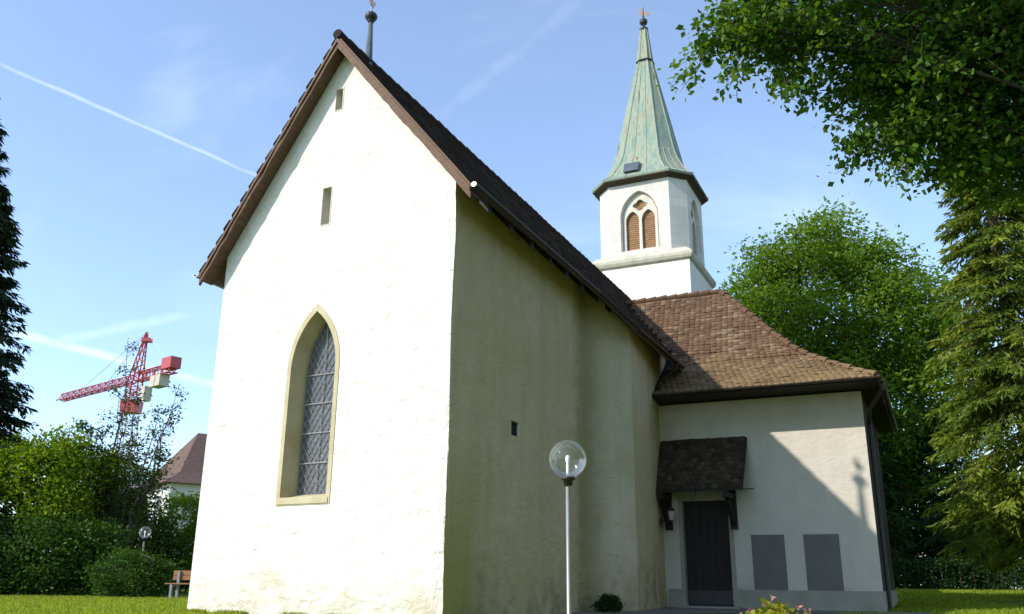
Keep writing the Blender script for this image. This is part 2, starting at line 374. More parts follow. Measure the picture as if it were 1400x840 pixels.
# ------------------------------------------------------------------ church
O = Vector((-0.999, 13.883, 0)); ROT = R(90-25.3)
church = thing('church', 'whitewashed medieval church with steep dark roof, side chapel and green copper spire', 'church', O, ROT)
LB = Vector((0.456, 5.546)); GD = Vector((-0.0819, -0.9966)); GN = Vector((0.9966, -0.0819))
def G(s, off, z):      # gable coordinates: along the wall, outwards from it, up
    p = LB + float(s)*GD - float(off)*GN; return (p.x, p.y, z)
RB, RZ = 2.75, 11.0                     # ridge
ER, EZR = -0.50, 7.0                    # right eave
EL, EZL = 5.95, 6.5                     # left eave
SR = (RZ-EZR)/(RB-ER); SL = (RZ-EZL)/(EL-RB)
AEND = 20.45
def roofz(b): return RZ-(RB-b)*SR if b < RB else RZ-(b-RB)*SL
# walls: one solid, the openings cut out of it
wb = MB(); WB = [(LB.x, LB.y), (AEND-.1, 5.55), (AEND-.1, -.36), (11.14, -.36), (7.62, -.73), (7.50, -.74), (7.38, -.69), (6.75, -.34), (6.45, -.15), (6.25, -.05), (6.0, 0), (0, 0)]
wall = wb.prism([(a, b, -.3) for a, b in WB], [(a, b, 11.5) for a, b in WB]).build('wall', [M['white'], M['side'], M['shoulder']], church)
P = [(-3, roofz(-3)-.2), (RB, RZ-.22), (9, roofz(9)-.2), (9, 16), (-3, 16)]
cut = [MB().prism([(-4, b, z) for b, z in P], [(25, b, z) for b, z in P]).build('c', M['white'], church)]
AO = arch(1.24, 1.82, 4.28, 5.47); WS = 2.57
cut.append(MB().prism([G(WS+x, .3, z) for x, z in AO], [G(WS+x, -.5, z) for x, z in AO]).build('c', M['white'], church))
SLITS = ((2.58, 7.03, 7.85, .26), (2.70, 9.47, 9.98, .22))
for s, z0, z1, wd in SLITS:
    q = [(-wd/2, z0), (wd/2, z0), (wd/2, z1), (-wd/2, z1)]
    cut.append(MB().prism([G(s+x, .3, z) for x, z in q], [G(s+x, -.42, z) for x, z in q]).build('c', M['white'], church))
cut.append(MB().box((2.36, -1, 3.18), (2.72, .4, 3.45)).build('c', M['white'], church))
boolean(wall, cut)
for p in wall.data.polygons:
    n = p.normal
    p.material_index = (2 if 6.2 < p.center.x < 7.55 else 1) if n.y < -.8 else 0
bm = bmesh.new(); bm.from_mesh(wall.data)
for co, no in (((.25, 0, 0), (1, 0, 0)), ((0, .25, 0), (0, 1, 0))):
    bmesh.ops.bisect_plane(bm, geom=bm.verts[:]+bm.edges[:]+bm.faces[:], plane_co=co, plane_no=no)
# old corner: not a ruled line
ce = [e for e in bm.edges if all(abs(v.co.x) < .01 and abs(v.co.y) < .01 for v in e.verts) and abs(e.verts[0].co.z-e.verts[1].co.z) > 1]
r5 = bmesh.ops.subdivide_edges(bm, edges=ce, cuts=60)
for v in {g for g in r5['geom_inner'] if isinstance(g, bmesh.types.BMVert)}:
    v.co.x += .009*math.sin(v.co.z*2.3+.6)+random.gauss(0, .005); v.co.y += .009*math.sin(v.co.z*1.7)+random.gauss(0, .005)
bmesh.ops.triangulate(bm, faces=[f for f in bm.faces if len(f.verts) > 20])
bm.to_mesh(wall.data); bm.free(); wall.data.update()

# lancet window
AI = arch(1.06, 1.96, 4.26, 5.33)
win = MB(); n = len(AO)
vs = [G(WS+x, .012, z) for x, z in AO] + [G(WS+x, .012, z) for x, z in AI] + [G(WS+x*.86, -.47, z if z < 2 else z-.05) for x, z in AI] + [G(WS+x, -.47, z) for x, z in AO]
fs = []
for i in range(n):
    j = (i+1) % n
    fs += [(i, j, n+j, n+i), (n+i, n+j, 2*n+j, 2*n+i), (j, i, 3*n+i, 3*n+j)]
lw_ = win.add(vs, fs).build('lancet_window', M['stone'], church)
MB().add([G(WS-.58, .026, 1.84), G(WS+.58, .026, 1.84), G(WS+.58, .026, 1.93), G(WS-.58, .026, 1.93), G(WS-.50, -.44, 1.84), G(WS+.50, -.44, 1.84), G(WS+.50, -.44, 2.06), G(WS-.50, -.44, 2.06)],
         [(0, 1, 2, 3), (3, 2, 6, 7), (0, 3, 7, 4), (1, 5, 6, 2), (4, 7, 6, 5), (0, 4, 5, 1)]).build('sill', M['stone'], lw_)
AG = [(x*.88, z) for x, z in arch(1.0, 1.98, 4.2, 5.26)]
MB().add([G(WS+x, -.34, z) for x, z in AG] + [G(WS+x, -.36, z) for x, z in AG],
         [tuple(range(len(AG)))] + [(i, (i+1) % len(AG), len(AG)+(i+1) % len(AG), len(AG)+i) for i in range(len(AG))]).build('glass_pane', M['glass'], lw_)
gb = MB()
for z in (2.58, 3.12, 3.66, 4.20):
    hw = .44 if z < 4.19 else .43
    gb.bar(G(WS-hw, -.315, z), G(WS+hw, -.315, z), .011)
gb.bar(G(WS, -.315, 2.0), G(WS, -.315, 5.2), .011)
gb.build('glazing_bar', M['bar'], lw_)
ld = MB()
for sg in (1, -1):
    for k in range(-60, 90):
        run = []; c0 = k*.20
        for t in range(0, 360):
            x = -.5+t*.0028; z = c0+1.5+sg*x*1.55
            ins = in_poly(x, z, AG)
            if ins: run.append((x, z))
            if (not ins or t == 359) and len(run) > 4:
                a, b_ = run[0], run[-1]
                ld.bar(G(WS+a[0], -.334, a[1]), G(WS+b_[0], -.334, b_[1]), .010); run = []
            elif not ins: run = []
ld.build('lead_lattice', M['leadgrey'], lw_)
for s, z0, z1, wd in SLITS:
    h = wd/2; t = .025
    fr = MB()
    for x0, x1, a, b_ in ((-h, -h+t, z0, z1), (h-t, h, z0, z1), (-h+t, h-t, z1-t, z1), (-h+t, h-t, z0, z0+t)):
        fr.hexa([G(s+x0, .008, a), G(s+x1, .008, a), G(s+x1, -.38, a), G(s+x0, -.38, a)], [G(s+x0, .008, b_), G(s+x1, .008, b_), G(s+x1, -.38, b_), G(s+x0, -.38, b_)])
    sl = fr.build('slit_window', M['pale_stone'], church)
    MB().hexa([G(s-h+t, -.34, z0+t), G(s+h-t, -.34, z0+t), G(s+h-t, -.37, z0+t), G(s-h+t, -.37, z0+t)], [G(s-h+t, -.34, z1-t), G(s+h-t, -.34, z1-t), G(s+h-t, -.37, z1-t), G(s-h+t, -.37, z1-t)]).build('shutter_board', M['pale_stone'], sl)
MB().box((2.365, .05, 3.185), (2.715, .07, 3.445)).build('vent_dark_panel', M['black'], church)  # shade inside the hole painted as a black panel near its mouth

# roof of the choir and nave
VO = .33
def va(b, off=VO): return LB.x + (LB.y-b)/.9966*(-.0819) - off*.9966
def slab(zt, zb, b0, b1, off, a1):
    """piece of one roof slope between two b values; zt/zb vertical offsets below roof plane"""
    q = []
    for dz in (zb, zt):
        q.append([(va(b0, off), b0, roofz(b0)+dz), (a1, b0, roofz(b0)+dz), (a1, b1, roofz(b1)+dz), (va(b1, off), b1, roofz(b1)+dz)])
    return q
roof = MB()
roof.hexa(*slab(-.03, -.13, ER, RB-.0005, VO, AEND)); roof.hexa(*slab(-.03, -.13, RB+.0005, EL, VO, AEND))
XP = [(5.8, ER), (7.2, -1.0), (11.6, -1.0), (11.6, ER)]          # wider eaves over the thicker nave wall
roof.prism([(a, b, roofz(b)-.13) for a, b in XP], [(a, b, roofz(b)-.03) for a, b in XP])
roof = roof.build('roof', M['wood'], church)
rng = np.random.default_rng(3)
def tiles(P, U, V, Nn, w, l, th, jit=.004):
    """plain clay tiles with rounded tails. P (n,3): middle of each tail; U across, V up the slope, Nn out"""
    n = len(P); P = np.asarray(P); U = np.broadcast_to(U, P.shape); V = np.broadcast_to(V, P.shape); Nn = np.broadcast_to(Nn, P.shape)
    prof = np.array([(-.5, .98), (-.5, .16), (-.27, .03), (.27, .03), (.5, .16), (.5, .98)])
    ww = w*rng.uniform(.93, .985, n)[:, None]; P = P + Nn*rng.normal(0, jit, n)[:, None] + V*rng.normal(0, jit*1.3, n)[:, None] + U*rng.normal(0, jit, n)[:, None]
    twist = rng.normal(0, .03, n)[:, None]
    top = []
    for x, y in prof:
        lift = th*(1-y)*1.15+.004
        top.append(P + U*x*ww + V*(y*l) + Nn*(lift + twist*x*w*.5))
    bot = [t - Nn*th*.8 for t in top[1:5]]
    verts = np.stack(top+bot, 1).reshape(-1, 3)           # 10 per tile
    base = np.arange(n)[:, None]*10
    hexf = base + np.arange(6)[None]
    q = np.concatenate([base+np.array([[1, 6, 7, 2]]), base+np.array([[2, 7, 8, 3]]), base+np.array([[3, 8, 9, 4]])])
    me = bpy.data.meshes.new('tiles'); me.vertices.add(len(verts)); me.vertices.foreach_set('co', verts.astype(np.float32).ravel())
    li = np.concatenate([hexf.ravel(), q.ravel()]).astype(np.int32); me.loops.add(len(li)); me.loops.foreach_set('vertex_index', li)
    ls = np.concatenate([np.arange(n)*6, n*6+np.arange(3*n)*4]).astype(np.int32); me.polygons.add(len(ls)); me.polygons.foreach_set('loop_start', ls)
    me.update(calc_edges=True); me.validate()
    r = rng.uniform(0, 1, n); a = me.attributes.new('rnd', 'FLOAT', 'FACE'); a.data.foreach_set('value', np.concatenate([r, np.tile(r, 3)]).astype(np.float32))
    return me
def join_meshes(mes, name):
    bm = bmesh.new()
    for x in mes: bm.from_mesh(x)
    me = bpy.data.meshes.new(name); bm.to_mesh(me); bm.free()
    return me
parts = []
TW, TE = .19, .165
for side in (0, 1):
    e, ez = (ER, EZR) if side == 0 else (EL, EZL); run = (RB-e); rise = RZ-ez; Ls = math.hypot(run, rise)
    V = np.array([0, run/Ls, rise/Ls]); Nn = np.array([0, -V[2], V[1]]) if side == 0 else np.array([0, V[2], -V[1]])
    if Nn[2] < 0: Nn = -Nn
    Ps = []
    for r_ in range(int(Ls/TE)):
        b = e+run*(r_*TE-.03)/Ls; z = ez+rise*(r_*TE-.03)/Ls; a = va(b, VO+.03)+TW/2+(TW/2 if r_ % 2 else 0)
        k = int((AEND-a)/TW); Ps.append(np.stack([a+np.arange(k)*TW, np.full(k, b), np.full(k, z)-.02], 1))
    if side == 0:
        for r_ in (-1, -2, -3, -4, -5):
            b = e+run*(r_*TE-.03)/Ls; z = ez+rise*(r_*TE-.03)/Ls; a0 = 5.9+(ER-b)*2.8
            if b < -1.04: break
            k = int((11.5-a0)/TW); Ps.append(np.stack([a0+np.arange(k)*TW, np.full(k, b), np.full(k, z)-.02], 1))
    parts.append(tiles(np.concatenate(Ps), np.array([1., 0, 0]), V, Nn, TW, TE*1.7, .011, .003))
obj('roof_tiles', join_meshes(parts, 'roof_tiles'), M['tile_dark'], roof)
cap = MB(); k = int((AEND-va(RB, VO+.04))/.36)
for i in range(k):
    a = va(RB, VO+.04)+i*.36; r_ = .105+random.uniform(-.006, .006)
    cap.tube([(a, RB, RZ-.01+random.uniform(-.006, .006)), (a+.39, RB, RZ-.025)], [r_, r_*.88], 8)
cap.build('ridge_tile', M['tile_dark'], roof)
# bargeboards, verge soffit, rafter tails, gutter
for b0, b1 in ((ER+.02, RB-.001), (RB+.001, EL-.02)):
    t = []
    for off0, off1, zt, zb in ((VO, VO-.05, -.12, -.31),):
        f_ = lambda b, off, dz: (va(b, off), b, roofz(b)+dz)
        bb = MB(); ks = 26; js = [random.gauss(0, .010) for _ in range(ks+1)]; jo = [random.gauss(0, .006) for _ in range(ks+1)]
        for q in range(ks):
            c0, c1 = b0+(b1-b0)*q/ks, b0+(b1-b0)*(q+1)/ks
            bb.hexa([f_(c0, off0+jo[q], zb+js[q]), f_(c0, off1, zb+js[q]), f_(c1, off1, zb+js[q+1]), f_(c1, off0+jo[q+1], zb+js[q+1])], [f_(c0, off0+jo[q], zt), f_(c0, off1, zt), f_(c1, off1, zt), f_(c1, off0+jo[q+1], zt)])
        # cover strip along the top of the board
        bb.hexa([f_(b0, off0+.03, zt-.07), f_(b0, off0+.001, zt-.07), f_(b1, off0+.001, zt-.07), f_(b1, off0+.03, zt-.07)], [f_(b0, off0+.03, zt+.02), f_(b0, off0+.001, zt+.02), f_(b1, off0+.001, zt+.02), f_(b1, off0+.03, zt+.02)])
        bb.build('barge_board', M['wood'], church)
sf = MB()
for b0, b1 in ((ER+.02, RB-.06), (RB+.06, EL-.02)):
    q = []
    for dz in (-.22, -.16): q.append([(va(b0, VO-.055), b0, roofz(b0)+dz), (va(b0, -.02), b0, roofz(b0)+dz), (va(b1, -.02), b1, roofz(b1)+dz), (va(b1, VO-.055), b1, roofz(b1)+dz)])
    sf.hexa(*q)
sf.build('verge_soffit', M['wood'], church)
for i in range(11):
    a = .35+i*.92
    MB().hexa([(a, -.46, roofz(-.46)-.30), (a+.14, -.46, roofz(-.46)-.30), (a+.14, .03, roofz(.03)-.34), (a, .03, roofz(.03)-.34)],
              [(a, -.46, roofz(-.46)-.14), (a+.14, -.46, roofz(-.46)-.14), (a+.14, .03, roofz(.03)-.14), (a, .03, roofz(.03)-.14)]).build('rafter_tail', M['darkwood'], church)
def gutter(name, p0, p1, r, mat, parent, n=8):
    p0, p1 = Vector(p0), Vector(p1); t = (p1-p0).normalized(); u = t.cross(Vector((0, 0, 1))).normalized(); vs = []
    for p in (p0, p1):
        for rr in (r, r-.012):
            for k in range(n+1):
                a = math.pi*k/n; vs.append(p+u*rr*math.cos(a)+Vector((0, 0, -rr*math.sin(a))))
    m_ = n+1; fs = []
    for k in range(n):
        fs += [(k, k+1, 2*m_+k+1, 2*m_+k), (m_+k, 3*m_+k, 3*m_+k+1, m_+k+1), (k, m_+k, m_+k+1, k+1), (2*m_+k, 2*m_+k+1, 3*m_+k+1, 3*m_+k)]
    fs += [(0, 2*m_, 3*m_, m_), (n, m_+n, 3*m_+n, 2*m_+n)]
    return MB().add(vs, fs).build(name, mat, parent)
g1 = gutter('gutter', (va(ER)-.02, -.57, 6.95), (5.8, -.57, 6.93), .05, M['brownmetal'], church)
MB().lathe([(.001, 0), (.05, 0), (.05, .03), (.001, .03)], n=12).build('end_cap', M['zinc'], g1)
gutter('gutter', (5.8, -.57, 6.93), (7.2, -1.07, 6.36), .05, M['brownmetal'], church)
gutter('gutter', (7.2, -1.07, 6.36), (11.3, -1.07, 6.34), .05, M['brownmetal'], church)
e_ = g1.children[0]; e_.rotation_euler = (0, R(90), 0); e_.location = (va(ER)-.045, -.57, 6.93)
e_.scale = (.9, 1, 1)
g2 = gutter('gutter', (va(EL)-.02, 6.03, 6.46), (AEND, 6.03, 6.40), .075, M['zinc'], church)
MB().tube([(10.6, -1.07, 6.32), (10.62, -1.04, 6.2), (10.64, -.80, 6.0), (10.66, -.58, 5.85), (10.66, -.54, 5.45)], .045, 8).build('downpipe', M['brownmetal'], church)
# needle on the ridge with its ball and finial
ta = .95
nd = MB().lathe([(.10, -.25), (.085, .1), (.048, .95)], (ta, RB, 11.0), 8).build('ridge_needle', M['needle'], church)
nd2 = MB().lathe([(.02, .93), (.06, .95), (.07, .98), (.075, 1.0), (.11, 1.03), (.135, 1.08), (.135, 1.12), (.10, 1.17), (.03, 1.20)], (ta, RB, 11.0), 16).build('ball', M['darkiron'], nd, True)
fn = MB().tube([(ta, RB, 12.2), (ta, RB, 12.65)], .022, 8).build('rod', M['zinc'], nd)
ck = MB(); q = [(-.12, .12), (-.05, .0), (.05, 0), (.12, .10), (.09, .18), (.03, .10), (-.04, .14), (-.08, .22), (-.16, .20)]
ck.prism([(ta+x, RB-.012, 12.36+z) for x, z in q], [(ta+x, RB+.012, 12.36+z) for x, z in q]).build('weathervane', M['gilt'], nd)

# ---------------- side chapel
CA, CB0, CB1 = 11.14, -5.60, 0.3
cw = MB().box((CA, CB0, -.3), (17.45, CB1, 5.27)).build('chapel_wall', M['chapel'], church)
boolean(cw, [MB().box((CA-.3, -2.10, -.05), (CA+.34, -.87, 2.68)).build('c', M['chapel'], church)])
cw.data.materials.append(M['side_shade'])
for p in cw.data.polygons:
    if p.normal.y < -.9 and p.center.y < CB0+.01: p.material_index = 1  # right face coloured dark for its shade
pl = MB(); pl.box((CA-.035, CB0-.035, -.3), (CA+.3, -2.16, .46)); pl.box((CA-.035, -.78, -.3), (CA-.001, -.43, .46)); pl.box((CA+.3, CB0-.035, -.3), (17.5, CB0-.001, .46))
pl.build('plinth', M['plinth'], church)
door = MB()
for i in range(6):
    w_ = 1.18/6; b0 = -2.075+i*w_; door.box((CA+.22, b0+.004, .05), (CA+.27, b0+w_-.004, 2.66))
door = door.build('door', M['darkwood'], church)
MB().box((CA+.20, -2.05, .08), (CA+.217, -.92, .42)).build('kick_plate', simple('kick_metal', (.05, .045, .04), (.035, .03, .03), .5, 4., bs=.05), door)
MB().sphere((CA+.17, -1.94, 1.1), .035, 10, 6).tube([(CA+.17, -1.94, 1.1), (CA+.23, -1.94, 1.1)], .012, 6).build('handle', M['darkiron'], door)
fr = MB(); fr.box((CA-.015, -2.20, 0), (CA+.2, -2.085, 2.78)); fr.box((CA-.015, -.885, 0), (CA+.2, -.78, 2.78)); fr.box((CA-.015, -2.085, 2.67), (CA+.2, -.885, 2.78))
fr.build('door_frame', M['plinth'], church)
MB().box((CA-.45, -2.3, -.1), (CA+.2, -.7, .05)).build('door_step', M['plinth'], church)

PR = [(0, 5.40), (.55, 5.74), (1.11, 6.10), (1.6, 6.46), (2.06, 6.87), (2.57, 7.45), (3.09, 8.11), (3.62, 8.75), (4.16, 9.40)]
EA, EB, KX = CA-1.0, -6.05, 1.06; LBND = 1.5
sv = []; sfc = []
for d, z in PR:
    sv += [(EA+d, LBND, z), (EA+d, EB+KX*d, z), (18.46-d, EB+KX*d, z), (18.46-d, LBND, z)]
for i in range(len(PR)-1):
    for k in range(3): sfc.append((4*i+k, 4*i+k+1, 4*i+4+k+1, 4*i+4+k))
sfc.append((0, 1, 2, 3)); sfc.append(tuple([4*i for i in range(len(PR))] + [4*i+3 for i in range(len(PR)-1, -1, -1)]))
crf = MB().add([(x, y, z-.05) for x, y, z in sv], sfc).build('chapel_roof', M['darkwood'], church)
fb = MB(); fb.box((EA, EB, 5.30), (EA+.035, -.43, 5.40)); fb.box((EA+.035, EB, 5.30), (18.46, EB+.035, 5.40)); fb.build('fascia', M['darkwood'], crf)
MB().box((EA+.035, EB+.035, 5.31), (18.4, -.30, 5.345)).build('soffit', M['darkwood'], crf)
def prof_at(s, k):
    """arc length up the bell-cast profile -> run, height, tangent"""
    acc = 0
    for (d0, z0), (d1, z1) in zip(PR, PR[1:]):
        l = math.hypot((d1-d0)*k, z1-z0)
        if s <= acc+l or (d1, z1) == PR[-1]:
            f = (s-acc)/l; return d0+(d1-d0)*f, z0+(z1-z0)*f, ((d1-d0)*k/l, (z1-z0)/l)
        acc += l
tw, te = .165, .14
mes = []
tot_l = sum(math.hypot(d1-d0, z1-z0) for (d0, z0), (d1, z1) in zip(PR, PR[1:])); totR = sum(math.hypot((d1-d0)*KX, z1-z0) for (d0, z0), (d1, z1) in zip(PR, PR[1:]))
Ps, Vs, Ns = [], [], []
r_ = 0
while r_*te < tot_l-.1:
    d, z, (tx, tz) = prof_at(max(0, r_*te-.04), 1); b0 = EB+KX*d+.02+(tw/2 if r_ % 2 else 0); b1 = min(LBND, max((z-RZ)/SR+RB+.2, -.40))
    k = max(0, int((b1-b0)/tw))
    sag = .012*np.sin(np.arange(k)*.35+r_*.7)
    Ps.append(np.stack([np.full(k, EA+d), b0+np.arange(k)*tw, np.full(k, z)-.02+sag], 1)); Vs.append(np.tile([tx, 0, tz], (k, 1))); Ns.append(np.tile([-tz, 0, tx], (k, 1))); r_ += 1
mes.append(tiles(np.concatenate(Ps), np.array([0, 1., 0]), np.concatenate(Vs), np.concatenate(Ns), tw, te*1.65, .030, .0045))
Ps, Vs, Ns = [], [], []; r_ = 0
while r_*te < totR-.1:
    d, z, (tx, tz) = prof_at(max(0, r_*te-.04), KX); a0 = EA+d+.05+(tw/2 if r_ % 2 else 0); a1 = 18.46-d
    k = max(0, int((a1-a0)/tw))
    Ps.append(np.stack([a0+np.arange(k)*tw, np.full(k, EB+KX*d), np.full(k, z)-.02], 1)); Vs.append(np.tile([0, tx, tz], (k, 1))); Ns.append(np.tile([0, -tz, tx], (k, 1))); r_ += 1
mes.append(tiles(np.concatenate(Ps), np.array([1., 0, 0]), np.concatenate(Vs), np.concatenate(Ns), tw, te*1.65, .024, .006))
obj('roof_tiles', join_meshes(mes, 'chapel_tiles'), M['tile_brown'], crf)
hp = MB()
def caps(pa, pb, nseg):
    pa, pb = Vector(pa), Vector(pb)
    for i in range(nseg):
        a = pa.lerp(pb, i/nseg); b_ = pa.lerp(pb, (i+1.1)/nseg); rr = .10+random.uniform(-.012, .012)
        hp.tube([a+Vector((0, 0, .02+random.uniform(0, .015))), b_+Vector((0, 0, .0))], [rr, rr*.82], 8)
for (d0, z0), (d1, z1) in zip(PR, PR[1:]): caps((EA+d0, EB+KX*d0, z0), (EA+d1, EB+KX*d1, z1), max(2, int(math.hypot(d1-d0, (d1-d0)*KX, z1-z0)/.33)))
caps((EA+4.16, EB+KX*4.16, 9.40), (EA+4.16, LBND, 9.40), 9)
hp.build('hip_tile', M['tile_brown'], crf)
g3 = gutter('gutter', (EA-.06, EB-.03, 5.38), (EA-.06, -.56, 5.37), .055, M['brownmetal'], church)
gutter('gutter', (EA, EB-.08, 5.36), (18.4, EB-.08, 5.36), .07, M['brownmetal'], church)
MB().tube([(EA+.35, EB-.08, 5.30), (EA+.36, EB-.07, 5.15), (EA+.8, CB0-.16, 4.75), (EA+1.3, CB0-.10, 4.5), (EA+1.34, CB0-.10, 4.3), (EA+1.34, CB0-.10, 0.0)], .05, 10).build('downpipe', M['brownmetal'], church)

# door canopy
cn = MB(); T0 = (CA-.002, 4.29); T1 = (CA-.95, 2.88)
cn.hexa([(T0[0], -2.70, T0[1]-.10), (T0[0], -.37, T0[1]-.10), (T1[0], -.37, T1[1]-.06), (T1[0], -2.68, T1[1]-.06)], [(T0[0], -2.70, T0[1]-.02), (T0[0], -.37, T0[1]-.02), (T1[0], -.37, T1[1]), (T1[0], -2.68, T1[1])])
cn = cn.build('door_canopy', M['darkwood'], church)
run, rise = T0[0]-T1[0], T0[1]-T1[1]; Ls = math.hypot(run, rise); Ps = []
for r_ in range(int(Ls/.15)):
    f = (r_*.15-.03)/Ls; k = 15; Ps.append(np.stack([np.full(k, T1[0]+run*f), -2.66+.08+(.08 if r_ % 2 else 0)+np.arange(k)*.15, np.full(k, T1[1]+rise*f)], 1))
obj('shingles', tiles(np.concatenate(Ps), np.array([0, 1., 0]), np.array([run/Ls, 0, rise/Ls]), np.array([-rise/Ls, 0, run/Ls]), .16, .25, .018, .004), M['shingle'], cn)
for b0 in (-.62, -2.32):
    br = MB(); br.box((CA-.14, b0, 1.93), (CA-.001, b0+.17, 3.3)); br.box((CA-.93, b0+.02, 2.66), (CA-.14, b0+.15, 2.80))
    br.hexa([(CA-.14, b0+.03, 2.02), (CA-.14, b0+.14, 2.02), (CA-.14, b0+.14, 2.20), (CA-.14, b0+.03, 2.20)], [(CA-.80, b0+.03, 2.58), (CA-.80, b0+.14, 2.58), (CA-.70, b0+.14, 2.66), (CA-.70, b0+.03, 2.66)])
    br.build('bracket', M['darkwood'], cn)
MB().tube([(CA-.97, -.44, 2.84), (CA-.97, -2.95, 2.84)], .016, 6).box((CA-.99, -1.5, 2.70), (CA-.90, -1.38, 2.82)).build('eave_rail', M['brownmetal'], cn)

# ---------------- tower
TC = Vector((22.55, 2.78)); HW = 2.05
tw_ = MB().box((TC.x-HW, TC.y-HW, -.3), (TC.x+HW, TC.y+HW, 13.2)).build('tower', M['tower'], church)
def octo(h, c, z): return [(TC.x+x, TC.y+y, z) for x, y in ((-h, -h+c), (-h, h-c), (-h+c, h), (h-c, h), (h, h-c), (h, -h+c), (h-c, -h), (-h+c, -h))]
def sq(h, z): return [(TC.x+x, TC.y+y, z) for x, y in ((-h, -h), (-h, h), (h, h), (h, -h))]
cnm = MB()
lev = [(HW+.003, 13.02), (HW+.10, 13.10), (HW+.15, 13.22), (HW+.15, 13.34), (HW-.12, 13.62), (HW-.3, 13.62)]
vs = [p for h, z in lev for p in sq(h, z)]
cnm.add(vs, [(4*i+k, 4*i+(k+1) % 4, 4*i+4+(k+1) % 4, 4*i+4+k) for i in range(len(lev)-1) for k in range(4)] + [(3, 2, 1, 0), tuple(4*(len(lev)-1)+k for k in range(4))])
cnm.build('cornice', M['cornice'], tw_)
HB, CH = 1.93, .62
bf = MB().prism(octo(HB, CH, 13.4), octo(HB, CH, 17.02)).build('belfry', M['ashlar'], tw_)
DIRS = [(Vector((-1, 0, 0)), Vector((0, -1, 0))), (Vector((0, -1, 0)), Vector((1, 0, 0))), (Vector((0, 1, 0)), Vector((-1, 0, 0)))]
BO = arch(1.80, 13.80, 15.35, 16.52); cuts = []
def B(dv, ax, x, off, z): p = Vector((TC.x, TC.y, 0)) + dv*(HB+off) + ax*x; return (p.x, p.y, z)
for dv, ax in DIRS:
    cuts.append(MB().prism([B(dv, ax, x, .3, z) for x, z in BO], [B(dv, ax, x*.82, -.30, 13.80+(z-13.80)*.955) for x, z in BO]).build('c', M['tower'], church))
boolean(bf, cuts)
for dv, ax in DIRS:
    TO = [(x*.83, 13.80+(z-13.80)*.96) for x, z in BO]
    tp = MB().prism([B(dv, ax, x, -.16, z) for x, z in TO], [B(dv, ax, x, -.27, z) for x, z in TO]).build('belfry_window', M['pale_stone'], church)
    cc = []
    for sx in (-.345, .345):
        l_ = [(x+sx, z) for x, z in arch(.57, 13.70, 15.18, 15.62)]
        cc.append(MB().prism([B(dv, ax, x, .2, z) for x, z in l_], [B(dv, ax, x, -.6, z) for x, z in l_]).build('c', M['tower'], church))
    qf = []
    for i in range(24):
        a = 2*math.pi*i/24; rr = .225+.035*math.cos(4*a); qf.append((rr*1.25*math.sin(a), 15.86+rr*math.cos(a)))
    cc.append(MB().prism([B(dv, ax, x, .2, z) for x, z in qf], [B(dv, ax, x, -.6, z) for x, z in qf]).build('c', M['tower'], church))
    boolean(tp, cc); tp.parent = tw_
    lv = MB()
    for i in range(26):
        z = 13.82+i*.092
        if z > 16.1: break
        hw = .69 if z < 15.3 else max(.1, .69-(z-15.3)*.85)
        lv.hexa([B(dv, ax, -hw, -.272, z), B(dv, ax, hw, -.272, z), B(dv, ax, hw, -.295, z+.04), B(dv, ax, -hw, -.295, z+.04)],
                [B(dv, ax, -hw, -.272, z+.02), B(dv, ax, hw, -.272, z+.02), B(dv, ax, hw, -.295, z+.088), B(dv, ax, -hw, -.295, z+.088)])
    lv.build('louvre', M['louvre'], tw_)
# spire: bell-cast octagon of copper sheet
sp_lv = [(2.22, .78, 16.98), (2.25, .80, 17.07), (1.94, .76, 17.33), (1.68, .70, 17.80), (1.46, .61, 18.25), (1.32, .55, 18.7), (.33, .138, 23.80), (.33, .138, 23.81), (.15, .062, 25.6)]
vs = [p for h, c_, z in sp_lv for p in octo(h, c_, z)]
sp = MB().add(vs, [(8*i+k, 8*i+(k+1) % 8, 8*i+8+(k+1) % 8, 8*i+8+k) for i in range(len(sp_lv)-1) for k in range(8)] + [tuple(range(7, -1, -1)), tuple(8*(len(sp_lv)-1)+k for k in range(8))])
for k in range(8):
    for f in (0., .33, .67):
        pts = []
        for h, c_, z in sp_lv[1:]:
            o8 = octo(h, c_, z); p, q_ = Vector(o8[k]), Vector(o8[(k+1) % 8])
            if f and (p-q_).length < .35: break
            pts.append(p.lerp(q_, f))
        if len(pts) > 1: sp.tube(pts, .022 if f else .035, 4)
spire = sp.build('spire', M['copper'], church)
ring = MB(); v2 = [p for h, c_, z in ((.34, .142, 23.72), (.40, .165, 23.80), (.34, .142, 23.88)) for p in octo(h, c_, z)]
ring.add(v2, [(8*i+k, 8*i+(k+1) % 8, 8*i+8+(k+1) % 8, 8*i+8+k) for i in range(2) for k in range(8)]).build('collar', M['darkiron'], spire)
ev = MB(); lv8 = [(HB+.003, 16.84), (HB+.08, 16.89), (2.22, 16.94), (2.255, 16.985), (2.0, 16.99)]
vs = [p for h, z in lv8 for p in octo(h, CH+.28*(h-HB)/.4, z)]
ev.add(vs, [(8*i+k, 8*i+(k+1) % 8, 8*i+8+(k+1) % 8, 8*i+8+k) for i in range(4) for k in range(8)]).build('eave_cornice', simple('eave_stone', (.09, .07, .05), (.06, .045, .035), .8, 3.), spire)
MB().lathe([(.16, 25.56), (.21, 25.60), (.21, 25.68), (.10, 25.74), (.06, 25.82), (.055, 25.88), (.13, 25.93), (.18, 26.0), (.195, 26.08), (.17, 26.17), (.09, 26.25), (.03, 26.3), (.02, 26.9)], (TC.x, TC.y, 0), 16).build('ball', M['darkiron'], spire, True)
q = [(-.30, .42), (-.20, .30), (-.16, .12), (-.04, .02), (.10, .02), (.20, .16), (.34, .10), (.42, .24), (.36, .40), (.22, .34), (.10, .26), (-.05, .30), (-.10, .42), (-.12, .52), (-.22, .54)]
wd = Vector((.45, -.89, 0))
